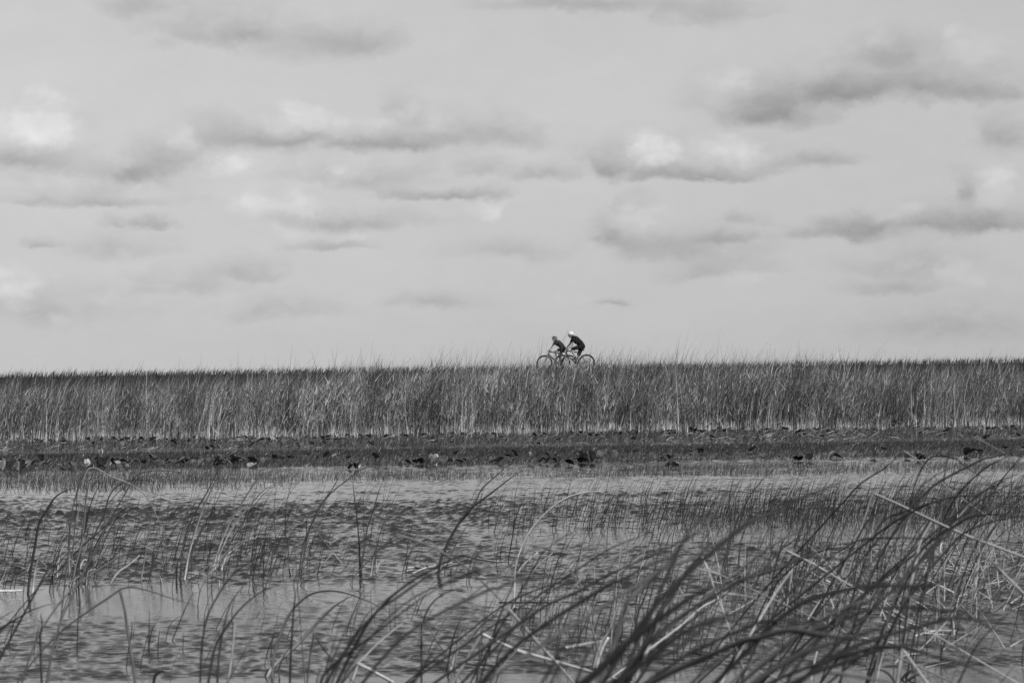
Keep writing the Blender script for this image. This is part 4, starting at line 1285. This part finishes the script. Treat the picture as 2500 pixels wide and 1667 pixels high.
    # helmet: ribbed half shell with vents, peak and a strap under the chin
    def shell(V, Fc, lo=0, hi=99, grow=1.0):
        n, m = 28, 10; b0 = len(V)
        for i in range(m + 1):
            t = math.pi * .53 * i / m
            for j in range(n):
                q = 2 * math.pi * j / n
                rib = 1 + .045 * math.cos(9 * q) * math.sin(t) * grow
                x = .138 * k * math.sin(t) * math.cos(q) * rib * (1.06 if math.cos(q) > 0 else 1.0)
                y = .100 * k * math.sin(t) * math.sin(q) * rib
                z = .132 * k * math.cos(t) + .012 * k * math.cos(2 * q) * math.sin(t)
                cr_, sr = math.cos(-.12), math.sin(-.12)
                V.append((hd[0] + .005 * k + x * cr_ - z * sr, y, hd[1] + .028 * k + x * sr + z * cr_))
        for i in range(m):
            for j in range(n):
                a_, c_ = b0 + i * n + j, b0 + i * n + (j + 1) % n; Fc.append((a_, a_ + n, c_ + n, c_))
    h = part('helmet', shell, helmet, b)
    md = h.modifiers.new('shell', 'SOLIDIFY'); md.thickness = .018 * k; md.offset = -1
    def vents(V, Fc):
        for s_ in (-1, 0, 1):
            for (dx, dz, ln) in ((-.075, .105, .03), (.0, .128, .035), (.075, .105, .03)):
                ellipsoid(V, Fc, (hd[0] + dx * k, s_ * .045 * k, hd[1] + (dz - abs(s_) * .012 + .012) * k), (ln * k, .008 * k, .011 * k), 10, 6, rot=-dx * 9)
        for s_ in (-1, 1):
            for (dx, dz) in ((-.06, .065), (.02, .07), (.085, .055)):
                ellipsoid(V, Fc, (hd[0] + dx * k, s_ * .088 * k, hd[1] + dz * k), (.026 * k, .014 * k, .009 * k if not striped else .013 * k), 10, 6, rot=.5)
    part('helmet_vents', vents, M_HELM_D if not striped else M_HELM, h)
    part('chin_strap', lambda V, Fc: [tube(V, Fc, [(hd[0] + .01 * k, s_ * .083 * k, hd[1] + .03 * k), (hd[0] - .01 * k, s_ * .07 * k, hd[1] - .06 * k), (hd[0] - .03 * k, s_ * .02 * k, hd[1] - .115 * k)], .006 * k, 6) for s_ in (-1, 1)], M_HELM_D, h)
    return b

def conv(ground_y, x0, d):
    return {k: (((v[0] - x0) / S, (ground_y - v[1]) / S) if isinstance(v, tuple) else v) for k, v in d.items()}
PD = 118.0
def foot(cx, cy): # closeup pixel to picture unit
    return 1280 + cx / 11.76, 790 + cy / 11.76
TILT = .012
# front bicycle and the smaller rider
ax, ay = foot(925, 1399)
A0 = at(ax, ay, PD + .45); A0.z = 2.206
BIKE_A = conv(1399, 925, dict(F=(590,1177), R=(1282,1177), HT=(732,850), HB=(703,925), BB=(975,1195), ST=(1085,915), SD=(1120,868), HD=(712,822), PN=(912,1112), PF=(1038,1278)))
bicycle(A0, 0, BIKE_A, 'dark bicycle in front, ridden by the smaller cyclist', crank=.16)
RID_A = conv(1399, 925, dict(head=(876,500), neck=(935,565), chest=(985,610), waist=(1080,690), hip=(1130,770), shN=(930,600), elN=(878,690), shFr=(900,585), elFr=(830,690),
    wrN=(775,800), wrFr=(755,790), grip=(725,812), knN=(885,835), cfN=(905,905), anN=(930,1020), toN=(862,1080), knFr=(1010,960), cfFr=(1040,1050), anFr=(1062,1190), toFr=(985,1238),
    sleeve=.62, short=.62, longN=False, longFr=True))
rider(A0 , 0, RID_A, .86, 'smaller cyclist in front with striped helmet, patterned dark jersey and bare shins', M_SKIN_PALE, M_JERSEY, M_HELM_D, True)
# rear bicycle and the taller rider
bx_, by_ = foot(1445, 1376)
B0 = at(bx_, by_, PD - .45); B0.z = 2.206
BIKE_B = conv(1376, 1445, dict(F=(1103,1154), R=(1790,1154), HT=(1238,812), HB=(1212,895), BB=(1470,1170), ST=(1578,880), SD=(1640,812), HD=(1215,775), PN=(1438,1065), PF=(1502,1275)))
bicycle(B0, 0, BIKE_B, 'dark bicycle behind, ridden by the taller cyclist in a white helmet')
RID_B = conv(1376, 1445, dict(head=(1345,375), neck=(1420,455), chest=(1480,505), waist=(1610,610), hip=(1665,700), shN=(1430,510), elN=(1395,655), shFr=(1400,500), elFr=(1330,620),
    wrN=(1275,762), wrFr=(1235,735), grip=(1228,768), knN=(1372,775), cfN=(1400,860), anN=(1462,985), toN=(1392,1042), knFr=(1558,950), cfFr=(1568,1040), anFr=(1552,1180), toFr=(1480,1242),
    sleeve=.42, short=.92, longN=False, longFr=False))
rider(B0, 0, RID_B, 1.0, 'taller cyclist behind with white helmet and black kit, bent over the handlebar', M_SKIN_TAN, M_CLOTH, M_HELM, False)

# two faint far masts
M_MAST = grey_mat('weathered_mast', .60, .8, .2)
for (x, yt, lab) in ((2045, 842, 'taller of two faint thin masts beyond the levee'), (2056, 845, 'shorter of two faint thin masts beyond the levee')):
    D = 900.0; b = at(x, 900, D); t = at(x, yt, D)
    V, Fc = [], []
    tube(V, Fc, [(b.x, D, -.2), (b.x, D, t.z)], [.13, .08], 8)
    tube(V, Fc, [(b.x - .5, D, t.z - 1.2), (b.x + .5, D, t.z - 1.2)], .08, 6)
    tag(mesh_obj('mast', V, Fc, M_MAST, origin=(b.x, D, 0)), lab, 'mast', 'faint masts on the skyline')
